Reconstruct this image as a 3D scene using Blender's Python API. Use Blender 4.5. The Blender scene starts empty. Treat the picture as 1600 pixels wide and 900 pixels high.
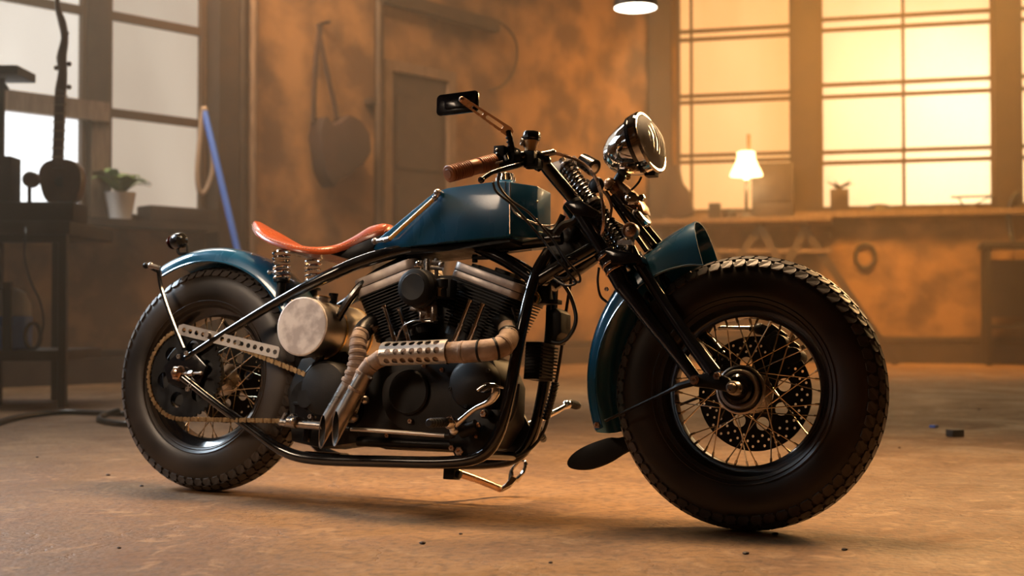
import bpy, bmesh, math, random
from mathutils import Vector, Matrix
PI = math.pi
random.seed(7)
S = bpy.context.scene
COL = S.collection

# ---------------------------------------------------------------- camera
cd = bpy.data.cameras.new('camera')
cam = bpy.data.objects.new('camera', cd)
COL.objects.link(cam)
cam.location = (0, 0, 0.53)
cam.rotation_euler = (PI/2 + math.atan(45/2000), 0, 0)
cd.lens = 45
cd.sensor_width = 36
cd.dof.use_dof = True
cd.dof.focus_distance = 3.30
cd.dof.aperture_fstop = 3.0
S.camera = cam

# ---------------------------------------------------------------- world: dim air outside
w = bpy.data.worlds.new('world')
S.world = w
w.use_nodes = True
nt = w.node_tree
nt.nodes['Background'].inputs[0].default_value = (0.55, 0.6, 0.7, 1)
nt.nodes['Background'].inputs[1].default_value = 0.05

# ---------------------------------------------------------------- exposure
S.view_settings.view_transform = 'Standard'
S.view_settings.look = 'None'
S.view_settings.gamma = 1
S.view_settings.exposure = 0.0
S.cycles.max_bounces = 8
S.cycles.use_light_tree = False
S.cycles.volume_bounces = 1
S.cycles.sample_clamp_indirect = 6

# ---------------------------------------------------------------- lights
def area(name, loc, target, size, size_y, power, color, spread=PI, shape='RECTANGLE'):
    l = bpy.data.lights.new(name, 'AREA')
    l.shape = shape
    l.size = size
    l.size_y = size_y
    l.energy = power
    l.color = color
    l.spread = spread
    o = bpy.data.objects.new(name, l)
    COL.objects.link(o)
    o.location = loc
    o.rotation_euler = (Vector(target) - Vector(loc)).to_track_quat('-Z', 'Y').to_euler()
    return o
# warm soft lamp hanging straight above the motorcycle
area('overhead_lamp_light', (0.0, 4.05, 3.0), (0.0, 3.65, 0.0), 1.6, 0.35, 60, (1.0, 0.64, 0.34), spread=math.radians(100))
# warm rim light added out of frame, high on the right towards the windows
area('right_rim_light', (3.4, 6.4, 2.9), (0.3, 3.4, 0.4), 1.6, 1.2, 44, (1.0, 0.56, 0.22), spread=math.radians(70))
# cool daylight from the left
area('left_daylight', (-3.9, 5.2, 2.9), (-0.6, 3.6, 0.4), 1.4, 1.0, 44, (0.74, 0.88, 1.0), spread=math.radians(80))
# fill lights added out of frame to brighten the far walls and bench
area('far_bench_fill', (3.6, 12.4, 5.2), (3.6, 14.8, 1.0), 3.4, 0.8, 330, (1.0, 0.45, 0.09), spread=math.radians(110))
area('far_wall_fill', (-1.8, 9.6, 4.8), (-0.8, 13.0, 1.4), 3.0, 0.8, 130, (1.0, 0.58, 0.26), spread=math.radians(115))
# pale fill added above the frame to whiten the haze at the left
area('left_haze_fill', (-3.4, 8.3, 5.2), (-3.0, 9.6, 1.0), 2.4, 0.8, 150, (1.0, 0.92, 0.82))
# weak fill light added at the front left, aimed at the rear wheel
area('front_left_fill', (-3.3, 1.5, 2.3), (-1.0, 3.8, 0.40), 0.9, 0.7, 3.2, (1.0, 0.74, 0.52), spread=math.radians(34))

# ---------------------------------------------------------------- materials
def mat(name, col, rough=0.5, metal=0.0, col2=None, nscale=8.0, bump=0.0, bscale=40.0, coat=0.0, emit=0.0, rvar=0.0,
        detail=5.0, stretch=None, spec=0.5, trans=0.0, lo=0.35, hi=0.65, sheen=0.0, aniso=0.0, bdist=0.01, ior=1.5):
    m = bpy.data.materials.new(name)
    m.use_nodes = True
    n, l = m.node_tree.nodes, m.node_tree.links
    b = n['Principled BSDF']
    b.inputs['Base Color'].default_value = (*col, 1)
    b.inputs['Roughness'].default_value = rough
    b.inputs['Metallic'].default_value = metal
    b.inputs['Coat Weight'].default_value = coat
    b.inputs['Coat Roughness'].default_value = 0.06
    b.inputs['Specular IOR Level'].default_value = spec
    b.inputs['Transmission Weight'].default_value = trans
    b.inputs['Sheen Weight'].default_value = sheen
    b.inputs['IOR'].default_value = ior
    if aniso: b.inputs['Anisotropic'].default_value = aniso
    tc = n.new('ShaderNodeTexCoord')
    vec = tc.outputs['Object']
    if stretch:
        mp = n.new('ShaderNodeMapping')
        mp.inputs['Scale'].default_value = stretch
        l.new(vec, mp.inputs[0])
        vec = mp.outputs[0]
    if col2 or rvar:
        t = n.new('ShaderNodeTexNoise')
        t.inputs['Scale'].default_value = nscale
        t.inputs['Detail'].default_value = detail
        l.new(vec, t.inputs['Vector'])
        r = n.new('ShaderNodeMapRange')
        r.inputs[1].default_value = lo
        r.inputs[2].default_value = hi
        l.new(t.outputs[0], r.inputs[0])
        if col2:
            x = n.new('ShaderNodeMix')
            x.data_type = 'RGBA'
            x.inputs[6].default_value = (*col, 1)
            x.inputs[7].default_value = (*col2, 1)
            l.new(r.outputs[0], x.inputs[0])
            l.new(x.outputs[2], b.inputs['Base Color'])
        if rvar:
            q = n.new('ShaderNodeMapRange')
            q.inputs[3].default_value = max(0.02, rough - rvar)
            q.inputs[4].default_value = min(1, rough + rvar)
            l.new(r.outputs[0], q.inputs[0])
            l.new(q.outputs[0], b.inputs['Roughness'])
    if bump:
        t = n.new('ShaderNodeTexNoise')
        t.inputs['Scale'].default_value = bscale
        t.inputs['Detail'].default_value = 6
        l.new(vec, t.inputs['Vector'])
        p = n.new('ShaderNodeBump')
        p.inputs['Strength'].default_value = bump
        p.inputs['Distance'].default_value = bdist
        l.new(t.outputs[0], p.inputs['Height'])
        l.new(p.outputs[0], b.inputs['Normal'])
    if emit:
        b.inputs['Emission Color'].default_value = (*col, 1)
        b.inputs['Emission Strength'].default_value = emit
    return m

def pane_mat(name, c1, c2, strength, scale):
    # frosted sheet: skylight glowing through it, and translucent to the sun outside
    m = bpy.data.materials.new(name)
    m.use_nodes = True
    n, l = m.node_tree.nodes, m.node_tree.links
    n.remove(n['Principled BSDF'])
    tc = n.new('ShaderNodeTexCoord')
    mp = n.new('ShaderNodeMapping')
    mp.inputs['Scale'].default_value = (1, 1, 0.3)
    l.new(tc.outputs['Object'], mp.inputs[0])
    t = n.new('ShaderNodeTexNoise')
    t.inputs['Scale'].default_value = scale
    t.inputs['Detail'].default_value = 5
    l.new(mp.outputs[0], t.inputs['Vector'])
    r = n.new('ShaderNodeMapRange')
    r.inputs[1].default_value = 0.3
    r.inputs[2].default_value = 0.7
    l.new(t.outputs[0], r.inputs[0])
    x = n.new('ShaderNodeMix')
    x.data_type = 'RGBA'
    x.inputs[6].default_value = (*c1, 1)
    x.inputs[7].default_value = (*c2, 1)
    l.new(r.outputs[0], x.inputs[0])
    e = n.new('ShaderNodeEmission')
    e.inputs[1].default_value = strength
    l.new(x.outputs[2], e.inputs[0])
    tr = n.new('ShaderNodeBsdfTranslucent')
    tr.inputs[0].default_value = (0.75, 0.72, 0.66, 1)
    ad = n.new('ShaderNodeAddShader')
    l.new(e.outputs[0], ad.inputs[0])
    l.new(tr.outputs[0], ad.inputs[1])
    l.new(ad.outputs[0], n['Material Output'].inputs['Surface'])
    return m

def glass_mat(name, tint=0.92):
    # thin glass: fresnel sheen, with white diffuse mixed in to make it look lit
    m = bpy.data.materials.new(name)
    m.use_nodes = True
    n, l = m.node_tree.nodes, m.node_tree.links
    n.remove(n['Principled BSDF'])
    f = n.new('ShaderNodeFresnel')
    f.inputs[0].default_value = 1.6
    t = n.new('ShaderNodeBsdfTransparent')
    t.inputs[0].default_value = (tint, tint, tint, 1)
    g = n.new('ShaderNodeBsdfGlossy')
    g.inputs['Roughness'].default_value = 0.05
    x = n.new('ShaderNodeMixShader')
    l.new(f.outputs[0], x.inputs[0])
    df = n.new('ShaderNodeBsdfDiffuse')
    df.inputs[0].default_value = (0.85, 0.83, 0.80, 1)
    xd = n.new('ShaderNodeMixShader')
    xd.inputs[0].default_value = 0.40
    l.new(t.outputs[0], xd.inputs[1])
    l.new(df.outputs[0], xd.inputs[2])
    l.new(xd.outputs[0], x.inputs[1])
    l.new(g.outputs[0], x.inputs[2])
    l.new(x.outputs[0], n['Material Output'].inputs['Surface'])
    return m

M = {}
M['black'] = mat('black_gloss_paint', (0.008, 0.008, 0.009), 0.16, 0.0, coat=0.8, rvar=0.08, nscale=14)
M['satin'] = mat('satin_black_metal', (0.007, 0.0065, 0.0065), 0.42, 0.1, spec=0.3, rvar=0.12, nscale=20, bump=0.1, bscale=90, bdist=0.001)
M['cast'] = mat('black_wrinkle_casting', (0.009, 0.0085, 0.008), 0.5, 0.1, spec=0.3, col2=(0.018, 0.015, 0.013), nscale=18, bump=0.35, bscale=220, bdist=0.0008)
M['blue'] = mat('worn_blue_paint', (0.004, 0.072, 0.150), 0.26, 0.10, col2=(0.007, 0.095, 0.195), nscale=7, coat=0.7, rvar=0.10, bump=0.05, bscale=60, bdist=0.001, stretch=(1, 1, 0.4))
M['rubber'] = mat('dust_and_sheen_rubber', (0.012, 0.0085, 0.006), 0.42, 0, col2=(0.040, 0.025, 0.015), nscale=5, rvar=0.08, bump=0.12, bscale=70, bdist=0.001)  # brown mottling is dust plus a warm sheen painted into the colour
M['tread'] = mat('tyre_tread_rubber', (0.045, 0.038, 0.034), 0.42, 0, col2=(0.075, 0.064, 0.058), nscale=25, bump=0.15, bscale=120, bdist=0.001)
M['hose'] = mat('black_rubber_hose', (0.012, 0.012, 0.012), 0.4, 0)
M['chrome'] = mat('polished_chrome', (0.80, 0.79, 0.78), 0.07, 1.0, rvar=0.05, nscale=20)
M['steel'] = mat('worn_bare_steel', (0.50, 0.46, 0.42), 0.30, 1.0, col2=(0.36, 0.31, 0.27), nscale=30, rvar=0.1)
M['alu'] = mat('brushed_aluminium', (0.62, 0.58, 0.54), 0.38, 0.95, col2=(0.50, 0.45, 0.41), nscale=10, rvar=0.1, stretch=(1, 1, 1))
M['cap_alu'] = mat('mottled_aluminium', (0.80, 0.73, 0.68), 0.62, 0.35, col2=(0.58, 0.51, 0.47), nscale=22, rvar=0.08, bump=0.1, bscale=40, bdist=0.001, lo=0.42, hi=0.58)
M['rocker'] = mat('satin_grey_casting', (0.52, 0.46, 0.42), 0.42, 0.6, col2=(0.38, 0.32, 0.29), nscale=24, rvar=0.08, bump=0.1, bscale=150, bdist=0.0006)
M['fin'] = mat('matt_black_fins', (0.006, 0.006, 0.006), 0.55, 0.0)
M['coil'] = mat('dark_spring_steel', (0.16, 0.14, 0.13), 0.22, 1.0)
M['rim'] = mat('dark_rim_enamel', (0.012, 0.010, 0.010), 0.18, 0.35, coat=0.7, rvar=0.06, nscale=12)
M['spoke'] = mat('brassy_spoke_steel', (0.68, 0.56, 0.40), 0.22, 1.0)
M['chain'] = mat('oily_brass_chain', (0.72, 0.50, 0.27), 0.32, 1.0, col2=(0.42, 0.28, 0.14), nscale=60)
M['brass'] = mat('polished_brass', (0.80, 0.52, 0.20), 0.25, 1.0)
M['leather'] = mat('tan_saddle_leather', (0.42, 0.085, 0.026), 0.32, 0, col2=(0.26, 0.048, 0.016), nscale=9, bump=0.18, bscale=160, bdist=0.0006, coat=0.25, rvar=0.08)
M['thread'] = mat('pale_waxed_thread', (0.62, 0.45, 0.32), 0.7)
M['grip'] = mat('brown_grip_rubber', (0.40, 0.165, 0.075), 0.38, 0, col2=(0.28, 0.11, 0.05), nscale=30, rvar=0.08)
M['wrap'] = mat('heat_wrap_fabric', (0.46, 0.34, 0.26), 0.75, 0.1, col2=(0.25, 0.17, 0.12), nscale=20, bump=0.5, bscale=120, bdist=0.002, lo=0.4, hi=0.6)
M['pipe'] = mat('brushed_exhaust_steel', (0.46, 0.42, 0.39), 0.30, 1.0, col2=(0.28, 0.24, 0.21), nscale=14, rvar=0.1)
M['grip2'] = mat('amber_fluid_plastic', (0.62, 0.36, 0.15), 0.3, coat=0.4)
M['copper'] = mat('warm_bare_metal', (0.62, 0.42, 0.30), 0.24, 1.0, rvar=0.08, nscale=30)
M['amber'] = mat('amber_tube', (0.95, 0.50, 0.08), 0.35, 0.0, coat=0.5)
M['red'] = mat('red_plastic', (0.6, 0.02, 0.02), 0.4)
M['lens'] = glass_mat('headlight_glass')
M['rib'] = mat('frosted_lens_rib', (0.95, 0.93, 0.90), 0.4)
M['mirror'] = mat('mirror_glass', (0.85, 0.85, 0.87), 0.02, 1.0)
M['lensdark'] = mat('smoked_tail_lens', (0.05, 0.008, 0.006), 0.12, 0, coat=1.0)

# ---------------------------------------------------------------- mesh helpers: every shape is (verts, faces)
ORG = {}
def mk(name, parts, m, parent=None, smooth=True, label=None, kind=None, bevel=0, mats=None, angle=0.6):
    V, F = [], []
    if parts and not isinstance(parts, list): parts = [parts]
    for v, f in parts:
        o = len(V)
        V += [Vector(p) for p in v]
        F += [[i + o for i in q] for q in f]
    lo = Vector([min(p[i] for p in V) for i in range(3)])
    hi = Vector([max(p[i] for p in V) for i in range(3)])
    c = (lo + hi) / 2
    if parent is None or parent.name.startswith(('wall', 'floor')): c.z = lo.z if parent is None else c.z
    me = bpy.data.meshes.new(name)
    me.from_pydata([p - c for p in V], [], F)
    bm = bmesh.new()
    bm.from_mesh(me)
    bmesh.ops.recalc_face_normals(bm, faces=bm.faces)
    if bevel:
        es = [e for e in bm.edges if len(e.link_faces) == 2 and e.calc_face_angle(0) > 0.5]
        if es: bmesh.ops.bevel(bm, geom=es, offset=bevel, segments=2, affect='EDGES', profile=0.6)
    if smooth:
        for fc in bm.faces: fc.smooth = True
        for e in bm.edges:
            if len(e.link_faces) == 2 and e.calc_face_angle(0) > angle: e.smooth = False
    bm.to_mesh(me)
    bm.free()
    me.materials.append(M[m] if isinstance(m, str) else m)
    o = bpy.data.objects.new(name, me)
    COL.objects.link(o)
    po = Vector((0, 0, 0))
    if parent is not None:
        o.parent = parent
        po = ORG.get(parent.name, Vector((0, 0, 0)))
    o.location = c - po
    ORG[o.name] = c
    if label: o['label'] = label
    if kind: o['kind'] = kind
    return o

def off(p, d): return Vector(p)+Vector(d)

def mkmany(name, shapes, m, parent, **kw):
    # alike small pieces, each an object of its own
    return [mk(name, [s], m, parent, **kw) for s in shapes]

def thing(o, label, cat, group=None):
    o['label'] = label
    o['category'] = cat
    if group: o['group'] = group
    return o

def empty(name, loc, label=None, cat=None, group=None):
    o = bpy.data.objects.new(name, None)
    COL.objects.link(o)
    o.location = loc
    o.empty_display_size = 0.1
    ORG[o.name] = Vector(loc)
    if label: thing(o, label, cat, group)
    return o

def smoothpts(pts, sub=6, closed=False):
    P = [Vector(p) for p in pts]
    n = len(P)
    if n < 3: return P
    out = []
    rng = range(n) if closed else range(n - 1)
    for i in rng:
        p0 = P[(i-1) % n] if closed or i > 0 else P[0]*2 - P[1]
        p1, p2 = P[i], P[(i+1) % n]
        p3 = P[(i+2) % n] if closed or i + 2 < n else P[-1]*2 - P[-2]
        for k in range(sub):
            t = k / sub
            out.append(0.5*((2*p1) + (p2-p0)*t + (2*p0-5*p1+4*p2-p3)*t*t + (3*p1-p0-3*p2+p3)*t**3))
    if not closed: out.append(P[-1])
    return out

def tube(pts, r, n=10, sub=6, closed=False, caps=True, sm=True, flat=1.0):
    # sweep of a round section; r may be a list along the given points
    P = smoothpts(pts, sub, closed) if sm else [Vector(p) for p in pts]
    N = len(P)
    if isinstance(r, (list, tuple)):
        k = len(r) - (0 if closed else 1)
        R = []
        for i in range(N):
            t = i / (N - (0 if closed else 1)) * k
            a = min(int(t), len(r) - 1)
            R.append(r[a] + (r[(a+1) % len(r) if closed else min(a+1, len(r)-1)] - r[a]) * (t - a))
    else: R = [r] * N
    V, F = [], []
    T = []
    for i in range(N):
        if closed: d = P[(i+1) % N] - P[i-1]
        else: d = P[min(i+1, N-1)] - P[max(i-1, 0)]
        T.append(d.normalized())
    up = Vector((0, 0, 1)) if abs(T[0].z) < 0.9 else Vector((1, 0, 0))
    u = T[0].cross(up).normalized()
    for i in range(N):
        u = (u - T[i]*u.dot(T[i])).normalized()
        v = T[i].cross(u)
        for k in range(n):
            a = 2*PI*k/n
            V.append(P[i] + u*math.cos(a)*R[i] + v*math.sin(a)*R[i]*flat)
    for i in range(N if closed else N-1):
        for k in range(n):
            a, b = i*n + k, i*n + (k+1) % n
            c, d = ((i+1) % N)*n + (k+1) % n, ((i+1) % N)*n + k
            F.append([a, b, c, d])
    if caps and not closed:
        F.append(list(range(n))[::-1])
        F.append([(N-1)*n + k for k in range(n)])
    return V, F

def frame(d, up=(0, 0, 1)):
    d = Vector(d).normalized()
    up = Vector(up)
    if abs(d.dot(up)) > 0.98: up = Vector((1, 0, 0))
    x = up.cross(d).normalized()
    return x, d.cross(x), d

def lathe(prof, c, axis, n=32, closed=False, up=(0, 0, 1), sx=1, sy=1, caps=True):
    # prof: list of (radius, height along axis)
    x, y, d = frame(axis, up)
    c = Vector(c)
    V, F = [], []
    for r, h in prof:
        for k in range(n):
            a = 2*PI*k/n
            V.append(c + d*h + x*math.cos(a)*r*sx + y*math.sin(a)*r*sy)
    m = len(prof)
    for i in range(m if closed else m-1):
        for k in range(n):
            F.append([i*n+k, i*n+(k+1) % n, ((i+1) % m)*n+(k+1) % n, ((i+1) % m)*n+k])
    if not closed and caps:
        if prof[0][0] > 1e-5: F.append(list(range(n)))
        if prof[-1][0] > 1e-5: F.append([(m-1)*n+k for k in range(n)])
    return V, F

def cyl(a, b, r, n=16, r2=None, ch=0.0):
    a, b = Vector(a), Vector(b)
    L = (b-a).length
    r2 = r if r2 is None else r2
    if ch: pr = [(r-ch, 0), (r, ch), (r2, L-ch), (r2-ch, L)]
    else: pr = [(r, 0), (r2, L)]
    return lathe(pr, a, b-a, n)

def ball(c, r, n=14, s=(1, 1, 1)):
    V, F = lathe([(max(1e-6, math.sin(PI*i/8))*1, -math.cos(PI*i/8)) for i in range(9)], (0, 0, 0), (0, 0, 1), n)
    return [Vector((p.x*r*s[0], p.y*r*s[1], p.z*r*s[2])) + Vector(c) for p in V], F

def box(c, s, rot=None):
    V = [Vector((x*s[0]/2, y*s[1]/2, z*s[2]/2)) for x in (-1, 1) for y in (-1, 1) for z in (-1, 1)]
    if rot is not None: V = [rot @ v for v in V]
    c = Vector(c)
    return [v + c for v in V], [[0, 1, 3, 2], [4, 6, 7, 5], [0, 4, 5, 1], [2, 3, 7, 6], [0, 2, 6, 4], [1, 5, 7, 3]]

def beam(a, b, wdt, hgt, up=(0, 0, 1)):
    # box between two points
    a, b = Vector(a), Vector(b)
    x, y, d = frame(b-a, up)
    V = []
    for p in (a, b):
        for sx, sy in ((-1, -1), (1, -1), (1, 1), (-1, 1)):
            V.append(p + x*sx*wdt/2 + y*sy*hgt/2)
    return V, [[0, 1, 2, 3], [4, 7, 6, 5], [0, 4, 5, 1], [1, 5, 6, 2], [2, 6, 7, 3], [3, 7, 4, 0]]

def prism(poly, off):
    # polygon of 3D points pushed by vector off
    n = len(poly)
    off = Vector(off)
    V = [Vector(p) for p in poly] + [Vector(p) + off for p in poly]
    F = [list(range(n))[::-1], [n+i for i in range(n)]]
    for i in range(n): F.append([i, (i+1) % n, n+(i+1) % n, n+i])
    return V, F

def rpoly(w, h, r, n=4):
    # rounded rectangle in 2D
    out = []
    for cx, cy, a0 in ((w/2-r, h/2-r, 0), (-w/2+r, h/2-r, 90), (-w/2+r, -h/2+r, 180), (w/2-r, -h/2+r, 270)):
        for i in range(n+1):
            a = math.radians(a0 + 90*i/n)
            out.append((cx + r*math.cos(a), cy + r*math.sin(a)))
    return out

def circ(cx, cy, r, n=12):
    return [(cx + r*math.cos(2*PI*i/n), cy + r*math.sin(2*PI*i/n)) for i in range(n)]

def plate(outer, holes, thick, origin, ux, uy, bevel=0):
    # flat plate with real holes: outline and holes in 2D, laid on the frame ux, uy at origin
    cu = bpy.data.curves.new('tmp', 'CURVE')
    cu.dimensions = '2D'
    cu.fill_mode = 'BOTH'
    cu.extrude = thick/2
    for pl in [outer] + holes:
        s = cu.splines.new('POLY')
        s.points.add(len(pl)-1)
        for i, p in enumerate(pl): s.points[i].co = (p[0], p[1], 0, 1)
        s.use_cyclic_u = True
    o = bpy.data.objects.new('tmp', cu)
    me = bpy.data.meshes.new_from_object(o)
    ux, uy = Vector(ux).normalized(), Vector(uy).normalized()
    un = ux.cross(uy)
    origin = Vector(origin)
    V = [origin + ux*v.co.x + uy*v.co.y + un*v.co.z for v in me.vertices]
    F = [list(p.vertices) for p in me.polygons]
    bpy.data.objects.remove(o)
    bpy.data.curves.remove(cu)
    bpy.data.meshes.remove(me)
    return V, F

def spring(a, b, R, r, turns, n=6, per=14):
    a, b = Vector(a), Vector(b)
    x, y, d = frame(b-a)
    L = (b-a).length
    N = int(turns*per)
    return tube([a + d*L*i/N + x*R*math.cos(2*PI*i/per) + y*R*math.sin(2*PI*i/per) for i in range(N+1)], r, n, sm=False)

def bolt(c, axis, r=0.007, h=0.006):
    return lathe([(r, 0), (r, h*0.8), (r*0.85, h), (r*0.45, h), (r*0.45, h*0.5)], c, axis, 6)


# ================================================================ ROOM
def floor_mat():
    m = bpy.data.materials.new('stained_concrete')
    m.use_nodes = True
    n, l = m.node_tree.nodes, m.node_tree.links
    b = n['Principled BSDF']
    tc = n.new('ShaderNodeTexCoord')
    def noise(sc, det, dist=0.0):
        t = n.new('ShaderNodeTexNoise')
        t.inputs['Scale'].default_value = sc
        t.inputs['Detail'].default_value = det
        t.inputs['Distortion'].default_value = dist
        l.new(tc.outputs['Object'], t.inputs['Vector'])
        return t
    def rng(src, a, c, lo=0.0, hi=1.0):
        q = n.new('ShaderNodeMapRange')
        q.inputs[1].default_value = a
        q.inputs[2].default_value = c
        q.inputs[3].default_value = lo
        q.inputs[4].default_value = hi
        l.new(src, q.inputs[0])
        return q.outputs[0]
    def mix(fac, c1, c2, mode='MIX'):
        x = n.new('ShaderNodeMix')
        x.data_type = 'RGBA'
        x.blend_type = mode
        if isinstance(fac, float): x.inputs[0].default_value = fac
        else: l.new(fac, x.inputs[0])
        for i, c in ((6, c1), (7, c2)):
            if isinstance(c, tuple): x.inputs[i].default_value = (*c, 1)
            else: l.new(c, x.inputs[i])
        return x.outputs[2]
    big, mid_, fine = noise(0.55, 6, 0.6), noise(3.2, 10, 0.8), noise(38, 8)
    c = mix(rng(big.outputs[0], 0.38, 0.62), (0.29, 0.160, 0.068), (0.155, 0.082, 0.034))
    c = mix(rng(mid_.outputs[0], 0.42, 0.66, 0.0, 0.75), c, (0.15, 0.072, 0.028))
    c = mix(rng(fine.outputs[0], 0.47, 0.64, 0.0, 0.6), c, (0.07, 0.040, 0.022))
    c = mix(rng(noise(11, 8, 1.5).outputs[0], 0.56, 0.70, 0.0, 0.5), c, (0.38, 0.24, 0.125))
    l.new(c, b.inputs['Base Color'])
    l.new(rng(mid_.outputs[0], 0.3, 0.7, 0.42, 0.72), b.inputs['Roughness'])
    v = n.new('ShaderNodeTexVoronoi')
    v.feature = 'DISTANCE_TO_EDGE'
    v.inputs['Scale'].default_value = 1.1
    dn = n.new('ShaderNodeVectorMath')
    dn.operation = 'ADD'
    l.new(tc.outputs['Object'], dn.inputs[0])
    l.new(noise(4, 6).outputs['Color'], dn.inputs[1])
    l.new(dn.outputs[0], v.inputs['Vector'])
    crack = rng(v.outputs['Distance'], 0.0, 0.012)
    ms = n.new('ShaderNodeMath')
    ms.operation = 'MULTIPLY_ADD'
    l.new(noise(60, 7).outputs[0], ms.inputs[0])
    ms.inputs[1].default_value = 0.5
    l.new(mid_.outputs[0], ms.inputs[2])
    m2 = n.new('ShaderNodeMath')
    m2.operation = 'MULTIPLY_ADD'
    l.new(crack, m2.inputs[0])
    m2.inputs[1].default_value = 0.25
    l.new(ms.outputs[0], m2.inputs[2])
    p = n.new('ShaderNodeBump')
    p.inputs['Strength'].default_value = 0.5
    p.inputs['Distance'].default_value = 0.014
    l.new(m2.outputs[0], p.inputs['Height'])
    l.new(p.outputs[0], b.inputs['Normal'])
    return m
M['floor'] = floor_mat()
M['wall'] = mat('patchy_plaster_wall', (0.28, 0.145, 0.055), 0.85, 0, col2=(0.11, 0.055, 0.022), nscale=2.4, detail=11, bump=0.5, bscale=9, bdist=0.02, lo=0.40, hi=0.60)
M['wood'] = mat('old_brown_wood', (0.20, 0.125, 0.075), 0.7, 0, col2=(0.12, 0.07, 0.04), nscale=6, stretch=(6, 6, 1))
M['darkwood'] = mat('dark_stained_wood', (0.055, 0.034, 0.022), 0.6, 0, col2=(0.035, 0.02, 0.013), nscale=6)
M['post'] = mat('painted_window_steel', (0.055, 0.030, 0.014), 0.6, 0.1, col2=(0.035, 0.019, 0.009), nscale=5)
M['bar'] = mat('rusty_glazing_bar', (0.07, 0.036, 0.014), 0.6, 0.1)
M['ceil'] = mat('sooty_ceiling', (0.06, 0.045, 0.035), 0.9)

LA, CO, RA = Vector((-3.5, 10.1, 0)), Vector((1.68, 15.6, 0)), Vector((5.1, 14.7, 0))
LU, RU = (CO-LA).normalized(), (RA-CO).normalized()
UP = Vector((0, 0, 1))
LN, RN = LU.cross(UP), RU.cross(UP)          # into the room
HT = 7.0

def ls(p): return ((Vector(p)-LA).dot(LU), p[2])
def rs(p): return ((Vector(p)-CO).dot(RU), p[2])

# floor with slight waves
def grid(x0, x1, y0, y1, nx, ny, fn):
    V = [(x0+(x1-x0)*i/nx, y0+(y1-y0)*j/ny, fn(x0+(x1-x0)*i/nx, y0+(y1-y0)*j/ny)) for i in range(nx+1) for j in range(ny+1)]
    F = [[i*(ny+1)+j, (i+1)*(ny+1)+j, (i+1)*(ny+1)+j+1, i*(ny+1)+j+1] for i in range(nx) for j in range(ny)]
    return V, F
mk('floor', grid(-7.5, 9.5, -3.2, 18, 60, 70, lambda x, y: 0.0), 'floor', kind='structure')
ORG.clear()

def quadwall(name, a, b, h=HT, t=0.25, m='wall'):
    a, b = Vector(a), Vector(b)
    n = (b-a).normalized().cross(UP)
    poly = [a, b, b+UP*h, a+UP*h]
    return mk(name, prism(poly, -n*t), m, kind='structure', smooth=False)

LE = LA - LU*3.6
RE = CO + RU*7.2
quadwall('wall_side_left', (LE.x, -3, 0), LE)
quadwall('wall_side_right', RE, (RE.x, -3, 0))
quadwall('wall_behind', (RE.x, -3, 0), (LE.x, -3, 0))
mk('ceiling', box(((LE.x+RE.x)/2, 6.5, HT+0.1), (RE.x-LE.x+1, 20, 0.2)), 'ceil', kind='structure', smooth=False)

# left wall with its opening (two tall bays of frosted glass)
l0, lz = ls((-2.654, 10.998, 1.312))
lt = 5.6
a0 = -3.4
def rect(a, b, c, d): return [(a, c), (b, c), (b, d), (a, d)]
LL = (CO-LA).length
wl = mk('wall_left', plate(rect(-3.6, LL+0.3, 0, HT), [rect(a0, l0, lz, lt)], 0.3, LA-LN*0.15, LU, UP), 'wall', kind='structure', smooth=False)
# right wall with three bays
def rx(px): return px
b1a, rz = rs((2.004, 15.515, 1.765))
b1b = rs((3.341, 15.163, 1.737))[0]
b2a = rs((3.634, 15.086, 1.731))[0]
b2b = rs((5.516, 14.59, 1.691))[0]
b3a = rs((5.768, 14.524, 1.686))[0]
b3b = b3a + 1.9
wr = mk('wall_right', plate(rect(-0.3, 7.2, 0, HT), [rect(b1a, b1b, rz, lt), rect(b2a, b2b, rz, lt), rect(b3a, b3b, rz, lt)], 0.3, CO-RN*0.15, RU, UP), 'wall', kind='structure', smooth=False)

M['pane_cool'] = pane_mat('frosted_pane_cool', (0.62, 0.56, 0.49), (0.50, 0.44, 0.38), 0.85, 1.6)
M['pane_dim'] = pane_mat('frosted_pane_grey', (0.44, 0.36, 0.28), (0.33, 0.26, 0.20), 0.85, 1.6)
M['pane_sky'] = pane_mat('clear_pane_sky', (0.74, 0.80, 0.88), (0.62, 0.68, 0.74), 1.0, 1.2)
M['pane_warm'] = pane_mat('frosted_pane_amber', (0.84, 0.43, 0.15), (0.66, 0.31, 0.09), 0.90, 1.5)
M['pane_gold'] = pane_mat('frosted_pane_gold', (0.95, 0.58, 0.25), (0.76, 0.41, 0.15), 0.85, 1.3)
M['pane_hot'] = pane_mat('frosted_pane_sunlit', (0.98, 0.66, 0.33), (0.86, 0.52, 0.22), 0.9, 1.3)

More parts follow.
